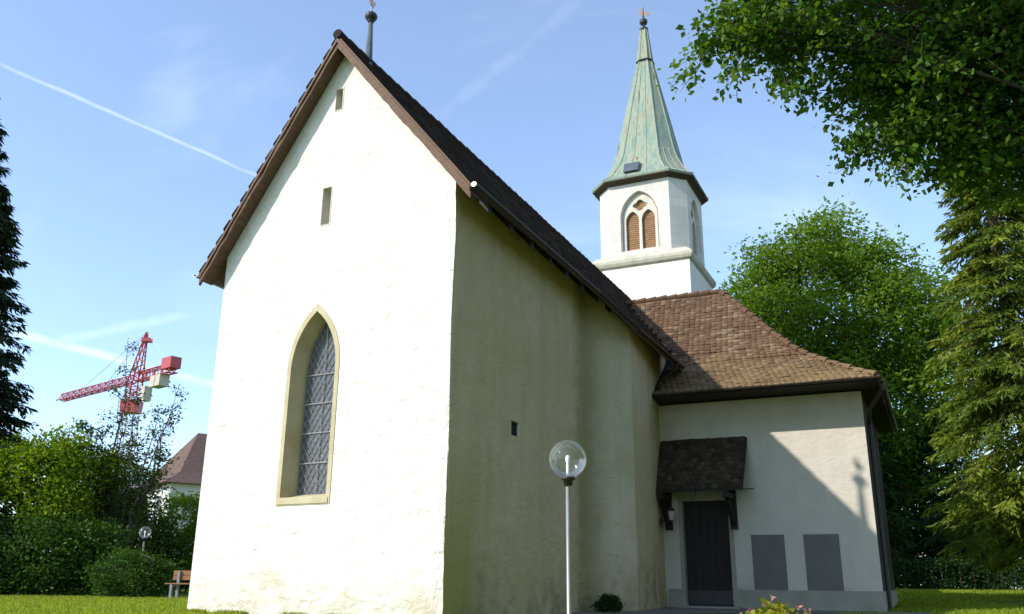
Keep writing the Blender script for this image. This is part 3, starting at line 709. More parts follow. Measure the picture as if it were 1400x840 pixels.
MB().prism([(TC.x+x*.8*wd.x-.015, TC.y+x*.8*wd.y, 26.38+z*.85) for x, z in q], [(TC.x+x*.8*wd.x+.015, TC.y+x*.8*wd.y+.01, 26.38+z*.85) for x, z in q]).build('weathercock', M['gilt'], spire)
ha = TC.x-2.02
MB().hexa([(ha-.03, 2.72, 17.40), (ha-.03, 3.38, 17.40), (ha+.5, 3.38, 17.45), (ha+.5, 2.72, 17.45)], [(ha+.16, 2.72, 17.86), (ha+.16, 3.38, 17.86), (ha+.7, 3.38, 17.95), (ha+.7, 2.72, 17.95)]).build('hatch', simple('hatch_metal', (.10, .13, .15), (.06, .08, .09), .35, 4., bs=.05), spire)

# ---------------- things on and by the church
def loc2w(a, b, z=0.): v = Matrix.Rotation(ROT, 4, 'Z') @ Vector((a, b, z)); return v+O
for b0, b1, lab in ((-3.44, -2.63, 'plain dark grey plaque on the chapel wall nearer to the door'), (-4.73, -3.90, 'plain dark grey plaque on the chapel wall near its outer corner')):
    t = MB(); t.box((-.025, b0-(b0+b1)/2, 0), (0, b1-(b0+b1)/2, 1.33))
    o = t.build('wall_plaque', M['plaque']); bv = o.modifiers.new('bevel', 'BEVEL'); bv.width = .006; bv.segments = 1
    o.location = loc2w(CA-.003, (b0+b1)/2, .455); o.rotation_euler = (0, 0, ROT); tag(o, lab, 'plaque', 'grey plaques on the chapel wall')
ln = thing('wall_lantern', 'small iron lantern on a wall arm beside the canopied door', 'lantern', loc2w(10.45, -.47, 2.1), ROT)
MB().tube([(0, 0, 0), (0, -.31, 0), (0, -.31, .045)], .018, 6).tube([(0, -.05, -.14), (0, -.05, .14)], .015, 6).box((-.05, -.012, -.10), (.05, 0, .10)).build('arm', M['darkiron'], ln)
MB().lathe([(.045, .04), (.06, .06), (.085, .26), (.07, .28)], (0, -.30, 0), 6).build('glass', M['concrete'], ln)
MB().lathe([(.11, .27), (.095, .30), (.04, .37), (.012, .42)], (0, -.30, 0), 6).build('cap', M['darkiron'], ln)

def globe_lamp(x, y, z, h, r, lab):
    t = thing('globe_lamp', lab, 'lamp post', (x, y, z), 0, 'globe lamp posts in the churchyard')
    MB().lathe([(.05, -.1), (.05, .06), (.029, .08), (.029, h-r-.08)], n=16).build('pole', M['steel'], t, True)
    MB().lathe([(.03, h-r-.10), (.055, h-r-.09), (.06, h-r-.03), (.095, h-r-.02), (.095, h-r+.012), (.02, h-r+.02)], n=20).build('collar', M['brownmetal'], t, True)
    MB().sphere((0, 0, h), r, 40, 24).build('globe', M['globe'], t, True)
    MB().lathe([(.02, h-r+.01), (.022, h-.09), (.018, h-.05), (.026, h-.03), (.03, h+.01), (.022, h+.04), (.008, h+.05)], n=14).build('bulb', M['bulb'], t, True)
globe_lamp(.72, 11.0, 0, 2.07, .235, 'tall lamp post with clear glass globe before the shaded church wall')
globe_lamp(-12.0, 29.6, 0, 2.02, .19, 'distant globe lamp post among the dark bushes left of the church')

def bench(x, y, rz):
    t = thing('park_bench', 'brown wooden bench half hidden behind the left church corner', 'bench', (x, y, 0), rz)
    b_ = MB()
    for i in range(2): b_.box((-.9, .20+i*.01, .54+i*.14), (.9, .235+i*.01, .67+i*.14))
    b_.build('backrest', M['bench_wood'], t)
    s_ = MB()
    for i in range(3): s_.box((-.9, -.25+i*.15, .42), (.9, -.12+i*.15, .455))
    s_.build('seat', M['bench_wood'], t)
    for sx in (-.7, .7):
        MB().box((sx-.035, -.24, 0), (sx+.035, -.18, .418)).box((sx-.035, .14, 0), (sx+.035, .197, .8)).box((sx-.03, -.18, .36), (sx+.03, .14, .417)).build('leg', M['leadgrey'], t)
bench(-9.2, 27.0, R(-8))

# ------------------------------------------------------------------ plants
def leaf_quads(P, size, up=.5, droop=.2, asp=.55, fold=.12, axis=None, rr=None):
    rr = rr or rng; n = len(P); P = np.asarray(P, float)
    D = rr.normal(0, 1, (n, 3)); D[:, 2] = D[:, 2]*.6-droop
    if axis is not None: D = D*.45+axis
    D /= np.linalg.norm(D, axis=1)[:, None]+1e-9
    Nn = rr.normal(0, 1, (n, 3)); Nn[:, 2] += up*2.2
    S = np.cross(D, Nn); S /= np.linalg.norm(S, axis=1)[:, None]+1e-9; Nn = np.cross(S, D)
    L = (size*rr.uniform(.5, 1.3, n))[:, None]
    a = P; t = P+D*L; md = P+D*L*.48
    l = md+S*L*asp*.5+Nn*L*fold; r_ = md-S*L*asp*.5+Nn*L*fold
    return np.stack([a, l, t, r_], 1).reshape(-1, 3)
def leaf_obj(name, P, size, mat, parent, rnd=None, **kw):
    V = leaf_quads(P, size, **kw); n = len(P)
    if rnd is None: rnd = rng.uniform(0, 1, n)
    return obj(name, fast_mesh(name, V, 4, np.clip(rnd, 0, 1)), mat, parent)
def ell_points(c, r, n, shell=.5):
    d = rng.normal(0, 1, (n, 3)); d /= np.linalg.norm(d, axis=1)[:, None]
    return np.array(c)+d*np.array(r)*(rng.uniform(shell**3, 1, n)**(1/3))[:, None]
def clumps(C_, per, rad, flat=.6):
    """leaves round clump centres; returns points and a per-leaf tone that varies clump by clump"""
    n = len(C_); P = np.repeat(C_, per, 0)+rng.normal(0, 1, (n*per, 3))*np.array([rad, rad, rad*flat])
    tone = np.repeat(rng.uniform(.1, .9, n), per)*.6+rng.uniform(0, .4, n*per)
    return P, tone
def limb(mb, p0, p1, r0, r1, sag=.0, n=6, wig=.06):
    p0, p1 = Vector(p0), Vector(p1); L = (p1-p0).length; pts = []
    for i in range(n+1):
        f = i/n; p = p0.lerp(p1, f)
        k = math.sin(math.pi*f)
        p += Vector((random.uniform(-1, 1), random.uniform(-1, 1), random.uniform(-1, 1)))*wig*L*k*.5 + Vector((0, 0, sag*L*k))
        pts.append(p)
    mb.tube(pts, [r0+(r1-r0)*i/n for i in range(n+1)], 6); return pts
def broad_tree(name, label, base, ells, ncl, per, size, mat, tr=.25, crad=.4, group=None, bark='bark', fork=.3, flat=.6, shell=.45, up=.5, cat='tree', limbs=40, stems=1):
    t = thing(name, label, cat, base, 0, group); bx, by, bz = base
    cs = []; tv = sum(a*b*c for _, (a, b, c) in ells)
    for c, r in ells: cs.append(ell_points(np.array(c)-np.array(base), r, max(4, int(ncl*(r[0]*r[1]*r[2])**.75/sum((a*b*d)**.75 for _, (a, b, d) in ells))), shell))
    cs = np.concatenate(cs); cs = cs[cs[:, 2] > .05]
    P, tone = clumps(cs, per, crad, flat)
    P = P[(k_ := P[:, 2] > .02)]; tone = tone[k_]
    tm = MB(); top = max(c[2]+r[2]*.5 for c, r in ells)-bz
    cx = np.mean([c[0] for c, r in ells])-bx; cy = np.mean([c[1] for c, r in ells])-by
    for s_ in range(stems):
        o_ = Vector((random.uniform(-1, 1), random.uniform(-1, 1), 0))*(.0 if stems == 1 else .5)
        tp = limb(tm, o_+Vector((0, 0, -.2)), o_*2.2+Vector((cx, cy, top)), tr, tr*.15, 0, 10, .03)
        sel = rng.choice(len(cs), min(limbs, len(cs)), replace=False)
        for i in sel:
            tgt = Vector(cs[i]); zz = max(tp[0].z+fork*top, tgt.z-.35*(Vector((tgt.x, tgt.y)).length))
            st = min(tp, key=lambda p: abs(p.z-zz)); d = (tgt-st).length
            limb(tm, st, tgt, max(.012, tr*.16+d*.008), .008, .06, 5, .10)
    tm.build('trunk', M[bark], t, True)
    leaf_obj('crown', P, size, mat, t, tone, up=up)
    return t
def conifer(name, label, base, H, rad, mat, z0=.6, whorl=.42, nb=9, spray=26, droop=.35, size=.34, seed=1, group=None, dens=1.):
    rs = np.random.default_rng(seed); t = thing(name, label, 'tree', base, 0, group)
    tm = MB().tube([(0, 0, -.2), (0, 0, H*.5), (0, 0, H)], [H*.017, H*.010, .015], 8)
    Pp, Ax, Tn = [], [], []; z = z0
    while z < H-.15:
        f = (z-z0)/(H-z0); r0 = rad(f)
        for k in range(max(4, int(nb*(.5+.5*(1-f))))):
            az = rs.uniform(0, 2*math.pi); r_ = r0*rs.uniform(.65, 1.1); u = np.array([math.cos(az), math.sin(az), 0])
            zz = z+rs.uniform(-.25, .25); m_ = max(5, int(spray*dens*(.35+.65*r_/max(.5, rad(0)))))
            q = rs.uniform(.12, 1, m_)**.75
            pt = u[None]*(q*r_)[:, None]; pt[:, 2] = zz - droop*r_*(q**1.4)*.9 + droop*.5*r_*np.maximum(0, q-.75)
            side = np.array([-u[1], u[0], 0]); sw = rs.normal(0, 1, m_)*.20*r_*(1.1-q)
            pt += side[None]*sw[:, None]; pt[:, 2] -= np.abs(rs.normal(0, .10, m_))
            Pp.append(pt); ax = np.tile(u*.75, (m_, 1)); ax[:, 2] = -.55; ax += side[None]*np.sign(sw)[:, None]*.5; Ax.append(ax); Tn.append(np.full(m_, rs.uniform(0, .6))+rs.uniform(0, .4, m_))
            if r_ > .8 and k % 2 == 0:
                tm.tube([(0, 0, zz), tuple(u*r_*.5+np.array([0, 0, zz-droop*r_*.3])), tuple(u*r_*.92+np.array([0, 0, zz-droop*r_*.75]))], [.035, .022, .008], 4)
        z += whorl*(.6+.4*(1-f))
    tm.build('trunk', M['bark'], t)
    leaf_obj('crown', np.concatenate(Pp), size, mat, t, np.concatenate(Tn), axis=np.concatenate(Ax), up=.5, asp=.24, fold=.04)
    return t
def shrub(name, label, ells, ncl, per, size, mat, crad=.18, group=None, cat='shrub', shell=.6, stem=.03, z=0., limbs=14, stems=2):
    c0 = ells[0][0]; base = (c0[0], c0[1], z)
    return broad_tree(name, label, base, ells, ncl, per, size, mat, tr=stem, crad=crad, group=group, fork=.05, shell=shell, cat=cat, limbs=limbs, stems=stems)

# --- left of the church
conifer('conifer_tree', 'tall dark narrow conifer at the left edge of the lawn', (-21.6, 31.2, 0), 19.6, lambda f: 4.9*(1-f)**.75+.1, M['l_conif'], z0=.3, whorl=.27, nb=21, spray=150, droop=.20, size=.37, seed=4)
broad_tree('lime_tree', 'bright yellow green round tree below the crane', (-15.9, 30.6, 0), [((-16.0, 30.6, 3.6), (1.7, 1.6, 1.5)), ((-15.5, 30.2, 4.5), (1.0, 1.0, .9)), ((-16.9, 30.4, 4.3), (1.1, 1.1, .9)), ((-15.0, 30.0, 2.9), (.6, .8, .8))],
           330, 42, .16, M['l_yg'], .12, .28)
broad_tree('lime_tree', 'small yellow green sprout standing above the round lime coloured tree', (-15.6, 31.8, 0), [((-15.75, 31.8, 5.3), (.32, .35, .85)), ((-14.4, 31.8, 4.3), (.6, .6, .6))], 40, 36, .15, M['l_yg'], .06, .2)
# thin tree in front of the crane
def sparse_tree():
    t = thing('sparse_tree', 'thin leafy sapling with bare twigs in front of the crane', 'tree', (-14.0, 32.3, 0))
    tm = MB(); tips = []
    for k in range(13):
        a = random.uniform(0, 6.28); sp = random.uniform(.3, 2.2) if k else .3
        top = Vector((-.6 if k == 0 else math.cos(a)*sp, math.sin(a)*sp*.8, 8.9 if k == 0 else random.uniform(5.2, 7.6)-.25*sp))
        pts = limb(tm, (random.uniform(-.3, .3), random.uniform(-.3, .3), -.1), top, .065, .008, 0, 9, .05)
        for j in range(3, 10):
            for q in range(4 if j > 5 else 3):
                aa = random.uniform(0, 6.28); l_ = random.uniform(.4, 1.15)*(1.25-j/12)
                e_ = pts[j]+Vector((math.cos(aa)*l_, math.sin(aa)*l_, random.uniform(.05, .8)*l_))
                limb(tm, pts[j], e_, .012, .004, .05, 3, .1); tips.append((pts[j], e_, j))
    tm.build('trunk', M['graybark'], t)
    P = []
    for a, b_, j in tips:
        for q in range(14 if j > 6 else 22):
            f = random.uniform(.25, 1.05); p = a.lerp(b_, f); P.append((p.x+random.gauss(0, .10), p.y+random.gauss(0, .10), p.z+random.gauss(0, .10)))
    low = ell_points((0, 0, 3.2), (1.75, 1.3, 2.5), 210, .2); Q, tn = clumps(low, 22, .25)
    P = np.concatenate([np.array(P), Q]); leaf_obj('crown', P, .13, M['l_sparse'], t)
sparse_tree()
G_ = 'bushes along the far edge of the left lawn'
shrub('bush', 'low rounded dark bush in front of the distant globe lamp', [((-11.8, 28.1, .66), (1.1, .8, .80)), ((-11.0, 28.1, .55), (.7, .7, .65))], 260, 34, .10, M['l_mid'], .15, G_)
shrub('bush', 'broad dark bush under the yellow green tree', [((-14.9, 29.2, 1.2), (1.7, 1.0, 1.35)), ((-13.6, 29.6, 1.1), (1.0, .9, 1.2))], 420, 40, .13, M['l_mid'], .27, G_)
shrub('bush', 'dark bush at the foot of the tall left conifer', [((-17.4, 29.4, 1.2), (1.7, 1.2, 1.5)), ((-16.1, 28.9, .9), (1.0, .8, 1.1))], 400, 38, .13, M['l_dark'], .26, G_)
shrub('bush', 'tall green bush rising beside the left church corner above the bench', [((-13.7, 38.2, 2.1), (1.5, 1.3, 2.2)), ((-12.8, 38.0, 1.5), (1.3, 1.1, 1.7))], 420, 36, .15, M['l_dec'], .22, G_)
shrub('bush', 'dense dark bush behind the distant globe lamp', [((-16.2, 36.6, 1.9), (2.2, 1.3, 2.2)), ((-14.4, 36.8, 1.5), (1.2, 1.1, 1.7))], 460, 36, .14, M['l_mid'], .28, G_)
shrub('bush', 'dark bush below the house with the brown roof', [((-19.5, 38.5, 2.1), (2.4, 1.5, 2.5)), ((-17.6, 39.5, 2.3), (1.6, 1.4, 2.4))], 420, 36, .15, M['l_dark'], .25, G_)

# --- right of the church
broad_tree('broadleaf_tree', 'large round green broadleaf tree behind the chapel roof', (17.2, 43.0, gz(17, 43)), [((16.6, 43, 14.2), (4.7, 4.2, 4.6)), ((13.6, 43, 13.6), (2.7, 2.8, 3.2)), ((20.0, 43, 13.0), (2.4, 3, 3.6)), ((17.4, 43, 9.2), (4.6, 4.0, 3.6)), ((21.6, 43, 9.4), (2.8, 3, 3.8)), ((17.5, 43, 6.4), (4.2, 3.5, 2.4)), ((22.4, 43, 14.2), (1.9, 2.4, 2.6)), ((12.3, 43, 13.6), (1.5, 2, 2.2)), ((16.8, 43.0, 18.0), (2.0, 2.0, 1.6)), ((19.2, 43, 16.2), (1.6, 1.8, 1.8)), ((13.4, 43, 16.4), (1.5, 1.6, 1.6))],
           960, 95, .24, M['l_dec'], .42, .52, fork=.25, shell=.35, limbs=60)
conifer('spruce_tree', 'tall olive green spruce with drooping branches at the right edge', (17.3, 29.0, gz(17, 29)), 20.5, lambda f: 3.75*(1-f)**.85*min(1, .62+2.6*f)+.15, M['l_spruce'], z0=1.9, whorl=.38, nb=13, spray=150, droop=.55, size=.30, seed=9)
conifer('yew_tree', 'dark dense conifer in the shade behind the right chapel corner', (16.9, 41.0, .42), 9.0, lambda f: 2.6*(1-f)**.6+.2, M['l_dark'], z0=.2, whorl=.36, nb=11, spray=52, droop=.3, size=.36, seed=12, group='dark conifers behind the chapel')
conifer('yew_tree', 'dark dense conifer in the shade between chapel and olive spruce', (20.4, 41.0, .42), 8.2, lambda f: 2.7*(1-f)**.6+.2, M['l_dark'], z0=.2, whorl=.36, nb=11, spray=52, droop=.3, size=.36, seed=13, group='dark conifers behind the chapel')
for gx, gy, gh, gr in ((16.5, 13.5, 9.5, 4.6), (13.5, 2.5, 8.5, 4.2), (24.5, 21.5, 10., 5.0), (15., -8., 9., 4.8)):  # unseen trees added at right to keep sky light off the side wall
    broad_tree('unseen_shade_tree', 'unseen broad leafy tree added to the right of the lawn to block sky light', (gx, gy, gz(gx, gy)), [((gx, gy, gh*.62), (gr, gr, gh*.42)), ((gx+1, gy+1, gh), (gr*.7, gr*.7, gh*.25)), ((gx-1, gy, gh*.35), (gr*.7, gr*.7, gh*.25))],
               360, 40, .34, M['l_dec'], .35, .6, group='unseen trees added to block light', limbs=24)
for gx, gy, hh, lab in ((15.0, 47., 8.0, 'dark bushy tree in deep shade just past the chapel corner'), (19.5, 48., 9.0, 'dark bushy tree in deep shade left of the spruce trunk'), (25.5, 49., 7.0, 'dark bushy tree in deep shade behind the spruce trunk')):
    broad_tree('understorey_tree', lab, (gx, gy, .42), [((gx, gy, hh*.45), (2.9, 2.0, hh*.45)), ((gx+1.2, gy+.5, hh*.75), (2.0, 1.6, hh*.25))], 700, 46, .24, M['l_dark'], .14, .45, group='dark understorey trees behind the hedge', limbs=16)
broad_tree('unseen_shade_tree', 'unseen tall broad tree added so that its crown shades the overhanging tree', (5.2, .8, 0), [((1.6, 6.6, 12.2), (2.6, 2.5, 2.2)), ((3.6, 4.2, 12.5), (2.8, 2.8, 2.4)), ((5.5, 1.5, 12.), (3, 3, 3))],  # unseen crown added to shade the right part of the overhanging tree
           420, 46, .26, M['l_dec'], .4, .5, group='unseen trees added to block light', limbs=24)
def hedge():
    n = 9000; x = rng.uniform(15.2, 26, n); y = rng.uniform(-.55, .55, n); z = rng.uniform(0, 1.22, n)
    k = (np.abs(y) > .40) | (z > 1.0); P = np.stack([x[k]-20.5, y[k]+rng.normal(0, .04, k.sum()), z[k]+.05*np.sin(x[k]*2.1)], 1)
    t = thing('hedge', 'clipped dark green hedge behind the right lawn', 'hedge', (20.5, 38.3, .42))
    st = MB()
    for i in range(18): st.tube([(-5+i*.58, 0, -.1), (-5+i*.58+.05, .05, 1.0)], .02, 5)
    st.build('stem', M['bark'], t)
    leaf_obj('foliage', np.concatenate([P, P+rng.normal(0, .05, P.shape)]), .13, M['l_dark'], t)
hedge()
# --- overhanging tree in the foreground
def big_tree():
    base = (9.6, 9.6, 0); t = thing('overhanging_tree', 'big leafy tree whose branches hang in from the upper right', 'tree', base)
    B0 = Vector(base); tm = MB(); tp = limb(tm, (0, 0, -.2), (-.4, .2, 12), .34, .10, 0, 10, .02)
    ells = [((2.75, 9.0, 6.95), (.62, .6, .42)), ((3.35, 9.3, 6.95), (.8, .8, .65)), ((2.9, 9.2, 7.6), (.7, .7, .6)), ((4.0, 9.6, 7.3), (1.0, 1.0, .9)), ((4.35, 9.5, 6.55), (.65, .8, .65)), ((4.55, 9.5, 5.85), (.45, .6, .50)),
            ((5.0, 10.0, 7.0), (1.0, 1.1, 1.0)), ((5.3, 9.8, 6.2), (.85, .9, .75)), ((6.2, 10.2, 7.3), (1.3, 1.3, 1.2)), ((6.1, 9.9, 6.2), (1.0, 1.0, .75)), ((7.3, 10.0, 6.8), (1.4, 1.4, 1.3)), ((7.6, 10.4, 8.0), (1.7, 1.6, 1.4)),
            ((5.6, 10.2, 8.5), (1.6, 1.5, 1.1)), ((3.7, 9.6, 8.3), (1.1, 1.0, .8)), ((8.6, 10, 9.5), (2.2, 2.2, 1.8)), ((10.3, 9.6, 8.4), (2.4, 2.4, 2.6)), ((9.6, 9.6, 11.6), (2.4, 2.4, 1.8)), ((6.6, 9.9, 10.2), (2.0, 1.8, 1.4)), ((5.45, 9.6, 5.55), (.5, .7, .5)), ((6.3, 9.0, 7.7), (1.5, .8, 1.1)), ((5.4, 9.0, 8.2), (1.2, .8, .9)), ((7.6, 9.2, 7.4), (1.3, .8, 1.1)), ((6.5, 9.8, 5.5), (.9, .9, .7)), ((7.4, 9.9, 5.6), (1.0, 1.0, .9))]
    P, Tn, Ax = [], [], []
    tips = [(1.98, 9.0, 6.30), (2.2, 9.0, 6.75), (2.62, 9.0, 6.22), (3.25, 9.0, 6.02), (3.92, 9.3, 5.48), (4.15, 9.4, 5.75), (4.60, 9.3, 5.02), (4.85, 9.4, 5.4), (2.45, 9.0, 7.2), (5.4, 9.6, 5.5), (3.6, 9.1, 6.2)]
    tw = []
    for (c, r) in ells:
        c_ = Vector(c)-B0; zz = c_.z-.35*Vector((c_.x, c_.y)).length; st = min(tp, key=lambda p: abs(p.z-max(2.5, zz)))
        pts = limb(tm, st, c_, .045, .008, .10, 7, .09)
        m_ = int((60 if c[0] < 4.5 else 95)*(r[0]*r[1]*r[2])**.62)+10
        for e in ell_points(c_, r, m_, .25):
            s_ = pts[random.randrange(4, 8)]; tw.append((s_, Vector(e)))
    for q in ((6.1, 9.2, 7.3), (6.6, 9.3, 6.6), (5.3, 9.2, 7.2), (7.2, 9.3, 7.9), (5.0, 9.2, 6.6), (6.9, 9.1, 8.3), (5.9, 9.1, 8.1)):
        e = Vector(q)-B0
        for k in range(26): tw.append((e+Vector((random.gauss(.4, .4), random.gauss(.1, .3), random.gauss(.1, .35))), e+Vector((random.gauss(-.1, .45), random.gauss(-.1, .3), random.gauss(-.1, .4)))))
    for q in tips:
        e = Vector(q)-B0; near = min(ells, key=lambda k: (Vector(k[0])-Vector(q)).length); s_ = Vector(near[0])-B0
        for k in range(5): tw.append((s_+Vector((random.gauss(0, .12), random.gauss(0, .15), random.gauss(0, .1))), e+Vector((random.gauss(0, .07), random.gauss(0, .15), random.gauss(0, .07)))))
    for s_, e in tw:
        L = (e-s_).length; d = e-s_
        tm.tube([s_, s_.lerp(e, .5)+Vector((0, 0, .06*L)), e], [.0055, .0045, .002], 3, False)
        k = 36; f = np.sort(rng.uniform(max(0., 1-.85/max(L, .3)), 1.03, k)); tone = random.uniform(0, .6)
        p = np.array(s_)+np.array(d)*f[:, None]; p[:, 2] += .24*L*f*(1-f)
        p += rng.normal(0, 1, (k, 3))*np.array([.085, .085, .05]); P.append(p)
        Tn.append(tone+rng.uniform(0, .4, k)); dd = np.array(d.normalized())*.5; Ax.append(np.tile(dd+np.array([0, 0, -.25]), (k, 1)))
    tm.build('trunk', M['bark'], t, True)
    leaf_obj('crown', np.concatenate(P), .095, M['l_beech'], t, np.concatenate(Tn), axis=np.concatenate(Ax)*.7, up=.55, asp=.66, fold=.06)
big_tree()
# --- flowering plant in front and clipped bush at the wall
def flowers():
    t = thing('flowering_plant', 'yellow green plant with small pink flowers at the bottom edge', 'plant', (1.72, 6.0, 0))
    c = [(-.10, .0, .36, .10), (.02, .02, .40, .11), (.16, 0, .34, .10), (-.18, 0, .30, .09), (.24, .02, .30, .10), (0, -.05, .25, .2)]
    P = np.concatenate([ell_points(q[:3], (q[3], q[3], q[3]*.8), 260, .3) for q in c]); st = MB()
    for i in range(26):
        q = random.choice(c); st.tube([(random.uniform(-.05, .05), random.uniform(-.05, .05), -.02), (q[0]+random.gauss(0, .05), q[1]+random.gauss(0, .05), q[2])], .004, 4)
    st.build('stem', M['bark'], t)
    leaf_obj('foliage', P, .05, M['l_potleaf'], t)
    for x, y, z in ((.005, .0, .515), (-.04, .02, .47), (.17, 0, .455), (.24, .02, .43), (-.15, 0, .43), (.10, -.03, .42), (-.21, .03, .40)):
        leaf_obj('flower', np.array((x, y, z))+rng.normal(0, .004, (12, 3)), .026, M['l_flower'], t, up=.2, droop=-.3)
flowers()
p = loc2w(6.1, -.5)
shrub('box_bush', 'small dark clipped bush at the foot of the shaded church wall', [((p.x, p.y, .12), (.27, .24, .24))], 190, 34, .05, M['l_dark'], .035, None, shell=.3, limbs=4, stems=1, stem=.012)
# gravel strip along the church
def strip():
    pts = [(-.4, -.02), (-.4, -1.1), (5.5, -1.5), (8.6, -3.2), (9.0, -6.6), (11.3, -6.6), (11.3, -.2), (7.5, -.7), (6.2, -.0)]
    me = bpy.data.meshes.new('path'); me.from_pydata([tuple(loc2w(a, b, .006)) for a, b in pts], [], [tuple(range(len(pts)))]); me.update()
    tag(obj('path', me, M['soil']), kind='structure')
strip()
# grass
def grass():
    def area(x0, x1, y0, y1, n): return np.stack([rng.uniform(x0, x1, n), rng.uniform(y0, y1, n)], 1)
    A = np.concatenate([area(-14.5, -4.5, 13, 22, 26000), area(-15.5, -6, 22, 28.5, 16000), area(7.0, 14, 18.5, 28, 15000), area(10, 23, 28, 38.5, 16000), area(6, 10.2, 26, 38, 9000)])
    # foot of the gable, where the mower does not reach
    s = rng.uniform(-.1, 5.5, 2600); k = rng.uniform(.0, .22, 2600)**1.2; tall = (np.sin(s*2.3)+np.sin(s*5.1+1)) > .2
    g = np.array([tuple(loc2w(*G(a, o, 0)[:2]))[:2] for a, o in zip(s[tall], k[tall])]); A = np.concatenate([A, g])
    ca, sa = math.cos(ROT), math.sin(ROT); dx, dy = A[:, 0]-O.x, A[:, 1]-O.y; la, lb = dx*ca+dy*sa, -dx*sa+dy*ca
    ok = ~(((la > .46-(5.546-lb)*.0822-.01) & (la < 25) & (lb < 5.56) & (lb > -1.2)) | ((la > 8.9) & (la < 11.3) & (lb > -6.6) & (lb < 0)) | ((la > 11.1) & (la < 17.6) & (lb > -5.66) & (lb < 0))); A = A[ok]; n = len(A); isg = np.zeros(n, bool); isg[-(len(g) if len(g) < n else n):] = True
    h = rng.uniform(.03, .075, n); h[isg] = rng.uniform(.03, .10, isg.sum())
    z = np.array([gz(x, y) for x, y in A]); az = rng.uniform(0, 6.28, n); wd = rng.uniform(.006, .014, n)*(1+.05*A[:, 1]); b0 = np.stack([A[:, 0], A[:, 1], z], 1)
    sd_ = np.stack([np.cos(az), np.sin(az), np.zeros(n)], 1)*wd[:, None]; ln_ = rng.normal(0, .35, (n, 2))*h[:, None]
    tip = b0+np.stack([ln_[:, 0], ln_[:, 1], h], 1)
    me = fast_mesh('grass', np.stack([b0-sd_, b0+sd_, tip], 1).reshape(-1, 3), 3, rng.uniform(0, 1, n)); tag(obj('grass', me, M['l_grass']), kind='stuff')
grass()
# far wood closing the view
def far_wood():
    cs = []
    for x in np.arange(-150, -22, 3.2): cs.append(ell_points((x+random.uniform(-1, 1), 100+random.uniform(-6, 6), random.uniform(2.5, 4)), (3.4, 2.5, random.uniform(3, 4.6)), 22, .6))
    for x in np.arange(24, 130, 3.2): cs.append(ell_points((x, 88+random.uniform(-6, 6), random.uniform(2.5, 4)), (3.4, 2.5, random.uniform(3.5, 6)), 22, .6))
    cs = np.concatenate(cs); P, tn = clumps(cs, 26, .7); tag(leaf_obj('far_wood', P, .62, M['l_dec'], None, tn), kind='stuff')
far_wood()

# ------------------------------------------------------------------ things in the distance
def lattice(mb, p0, p1, wdt, nseg, r, tri=False):
    p0, p1 = Vector(p0), Vector(p1); t = (p1-p0).normalized(); u = t.cross(Vector((0, 0, 1)));
    u = Vector((1, 0, 0)) if u.length < .1 else u.normalized(); v = u.cross(t).normalized(); h = wdt/2
    cs = [(-h, -h), (h, -h), (h, h), (-h, h)] if not tri else [(-h, -h*.8), (h, -h*.8), (0, h)]
    pt = lambda i, c: p0.lerp(p1, i/nseg)+u*c[0]+v*c[1]
    for c in cs: mb.bar(pt(0, c), pt(nseg, c), r)
    for i in range(nseg):
        for k in range(len(cs)):
            a, b_ = cs[k], cs[(k+1) % len(cs)]; mb.bar(pt(i, a), pt(i, b_), r*.6)
            mb.bar(pt(i, a), pt(i+1, b_), r*.6) if i % 2 else mb.bar(pt(i, b_), pt(i+1, a), r*.6)
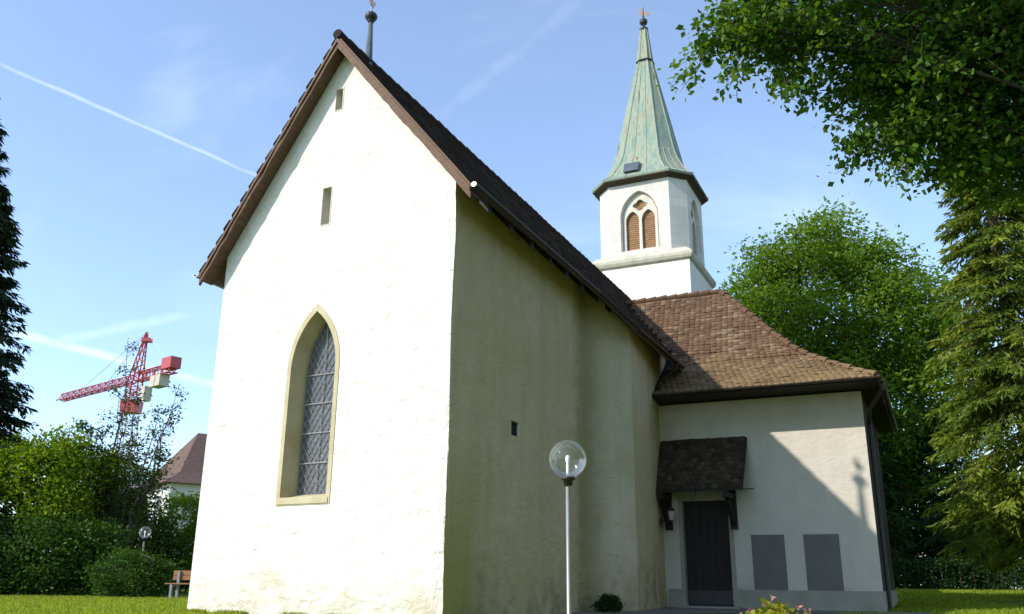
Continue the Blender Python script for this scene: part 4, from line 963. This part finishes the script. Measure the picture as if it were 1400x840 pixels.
def crane():
    X, Y = -66.1, 150.; t = thing('tower_crane', 'red and white tower crane rising behind the trees', 'crane', (X, Y, 0))
    mb = MB(); lattice(mb, (0, 0, 0), (0, 0, 27.6), 2.2, 16, .12); mb.build('mast', M['galv'], t)
    mb = MB(); lattice(mb, (0, 0, 30.4), (0, 0, 33.2), 2.0, 3, .13); mb.build('slewing_tower', M['red'], t)
    MB().prism([(-1.35, -1.35, 27.8), (1.35, -1.35, 27.8), (1.35, 1.35, 27.8), (-1.35, 1.35, 27.8)], [(-1.45, -1.45, 30.0), (1.45, -1.45, 30.0), (1.45, 1.45, 30.0), (-1.45, 1.45, 30.0)]).build('climbing_frame', M['red'], t)
    u = Vector((-.77, .64, 0)); hd = MB(); top = Vector((.9, 0, 42.4))
    for sx, sy in ((-1, -1), (1, -1), (1, 1), (-1, 1)): hd.bar((sx*.95, sy*.95, 33.2), top+Vector((sx*.12, sy*.12, 0)), .13)
    for i in range(6):
        f = i/6; g = (i+1)/6; q = lambda sx, sy, f: Vector((sx*.95, sy*.95, 33.2)).lerp(top+Vector((sx*.12, sy*.12, 0)), f)
        for a, b_ in (((-1, -1), (1, -1)), ((1, -1), (1, 1)), ((1, 1), (-1, 1)), ((-1, 1), (-1, -1))): hd.bar(q(*a, f), q(*b_, g), .07)
    hd.box((.3, -.6, 40.6), (1.9, .6, 41.3)); hd.build('tower_head', M['red'], t)
    j0 = Vector((0, 0, 34.0)); mb = MB(); lattice(mb, j0+u*1.0, j0+u*29.0, 1.5, 22, .10, True); mb.build('jib', M['red'], t)
    mb = MB(); lattice(mb, j0-u*1.0, j0-u*12.8, 1.4, 9, .12); mb.build('counter_jib', M['red'], t)
    sd_ = Vector((.64, .77, 0))
    def blk(c, du, dv, dz): return [c+u*a*du+sd_*b_*dv for a, b_ in ((-1, -1), (1, -1), (1, 1), (-1, 1))], [c+u*a*du+sd_*b_*dv+Vector((0, 0, dz)) for a, b_ in ((-1, -1), (1, -1), (1, 1), (-1, 1))]
    MB().hexa(*blk(j0-u*11.6, 1.5, .95, 1.9)).build('winch_house', M['red'], t)
    for s_, d_, w_ in ((7.6, 1.9, .9), (9.3, 1.9, .9)): MB().hexa(*blk(j0-u*s_+Vector((0, 0, -.75-d_)), .75, w_, d_)).build('counterweight', M['concrete'], t)
    MB().hexa(*blk(j0+sd_*1.0-u*2.6+Vector((0, 0, -4.2)), .6, .7, 2.5)).build('cab', M['concrete'], t)
    cb = MB(); cb.bar(top, j0+u*20+Vector((0, 0, .8)), .05); cb.bar(top, j0+u*10+Vector((0, 0, .8)), .05); cb.bar(top, j0-u*11+Vector((0, 0, .8)), .06); cb.build('tie_cable', M['galv'], t)
crane()
def house():
    t = thing('house', 'white house with steep brown tiled roof beyond the trees', 'house', (-23.0, 60.0, 0), R(38))
    w_, d_, ez, rz = 11., 9., 6.9, 11.0
    MB().box((0, 0, -.2), (w_, d_, ez)).build('wall', M['render'], t)
    o_ = .6; e = [(-o_, -o_, ez-.15), (w_+o_, -o_, ez-.15), (w_+o_, d_+o_, ez-.15), (-o_, d_+o_, ez-.15)]; m_ = [(.75, .75, ez+.75), (w_-.75, .75, ez+.75), (w_-.75, d_-.75, ez+.75), (.75, d_-.75, ez+.75)]
    rd = [(2.9, d_/2, rz), (w_-2.9, d_/2, rz)]
    MB().add(e+m_+rd, [(0, 1, 5, 4), (1, 2, 6, 5), (2, 3, 7, 6), (3, 0, 4, 7), (4, 5, 9, 8), (5, 6, 9), (6, 7, 8, 9), (7, 4, 8), (3, 2, 1, 0)]).build('roof', M['roof_red'], t)
    for x, y, ax in ((2.2, -.02, 0), (5.2, -.02, 0), (8.2, -.02, 0), (-.02, 1.6, 1), (-.02, 4.4, 1), (-.02, 7.0, 1)):
        for z in (4.6, 1.6):
            if ax == 0: f_ = MB().box((x, -.05, z), (x+1.1, -.002, z+1.5)); g_ = MB().box((x+.09, -.055, z+.09), (x+1.01, -.0505, z+1.41))
            else: f_ = MB().box((-.05, y, z), (-.002, y+1.1, z+1.5)); g_ = MB().box((-.055, y+.09, z+.09), (-.0505, y+1.01, z+1.41))
            f_ = f_.build('window', M['pale_stone'], t); g_.build('pane', M['winglass'], f_)
house()
def block(name, label, loc, rz, w_, d_, h, mat, floors, rows, cat='building'):
    t = thing(name, label, cat, loc, rz)
    MB().box((0, 0, -.3), (w_, d_, h)).build('wall', mat, t); MB().box((-.3, -.3, h), (w_+.3, d_+.3, h+.35)).build('roof', M['concrete'], t)
    for i in range(floors):
        for k in range(rows):
            x = (k+.5)*w_/rows-.6; z = .9+i*2.9; f_ = MB().box((x, -.04, z), (x+1.2, -.002, z+1.4)).build('window', M['pale_stone'], t); MB().box((x+.07, -.046, z+.07), (x+1.13, -.041, z+1.33)).build('pane', M['winglass'], f_)
block('apartment_block', 'pale flat roofed building just showing above the left trees', (-50.5, 96, 0), R(5), 7, 10, 13.0, M['render'], 4, 4)
block('garden_building', 'low pale building beyond the hedge at the right edge', (34.5, 70, .42), R(-6), 16, 8, 3.3, M['render'], 1, 4)
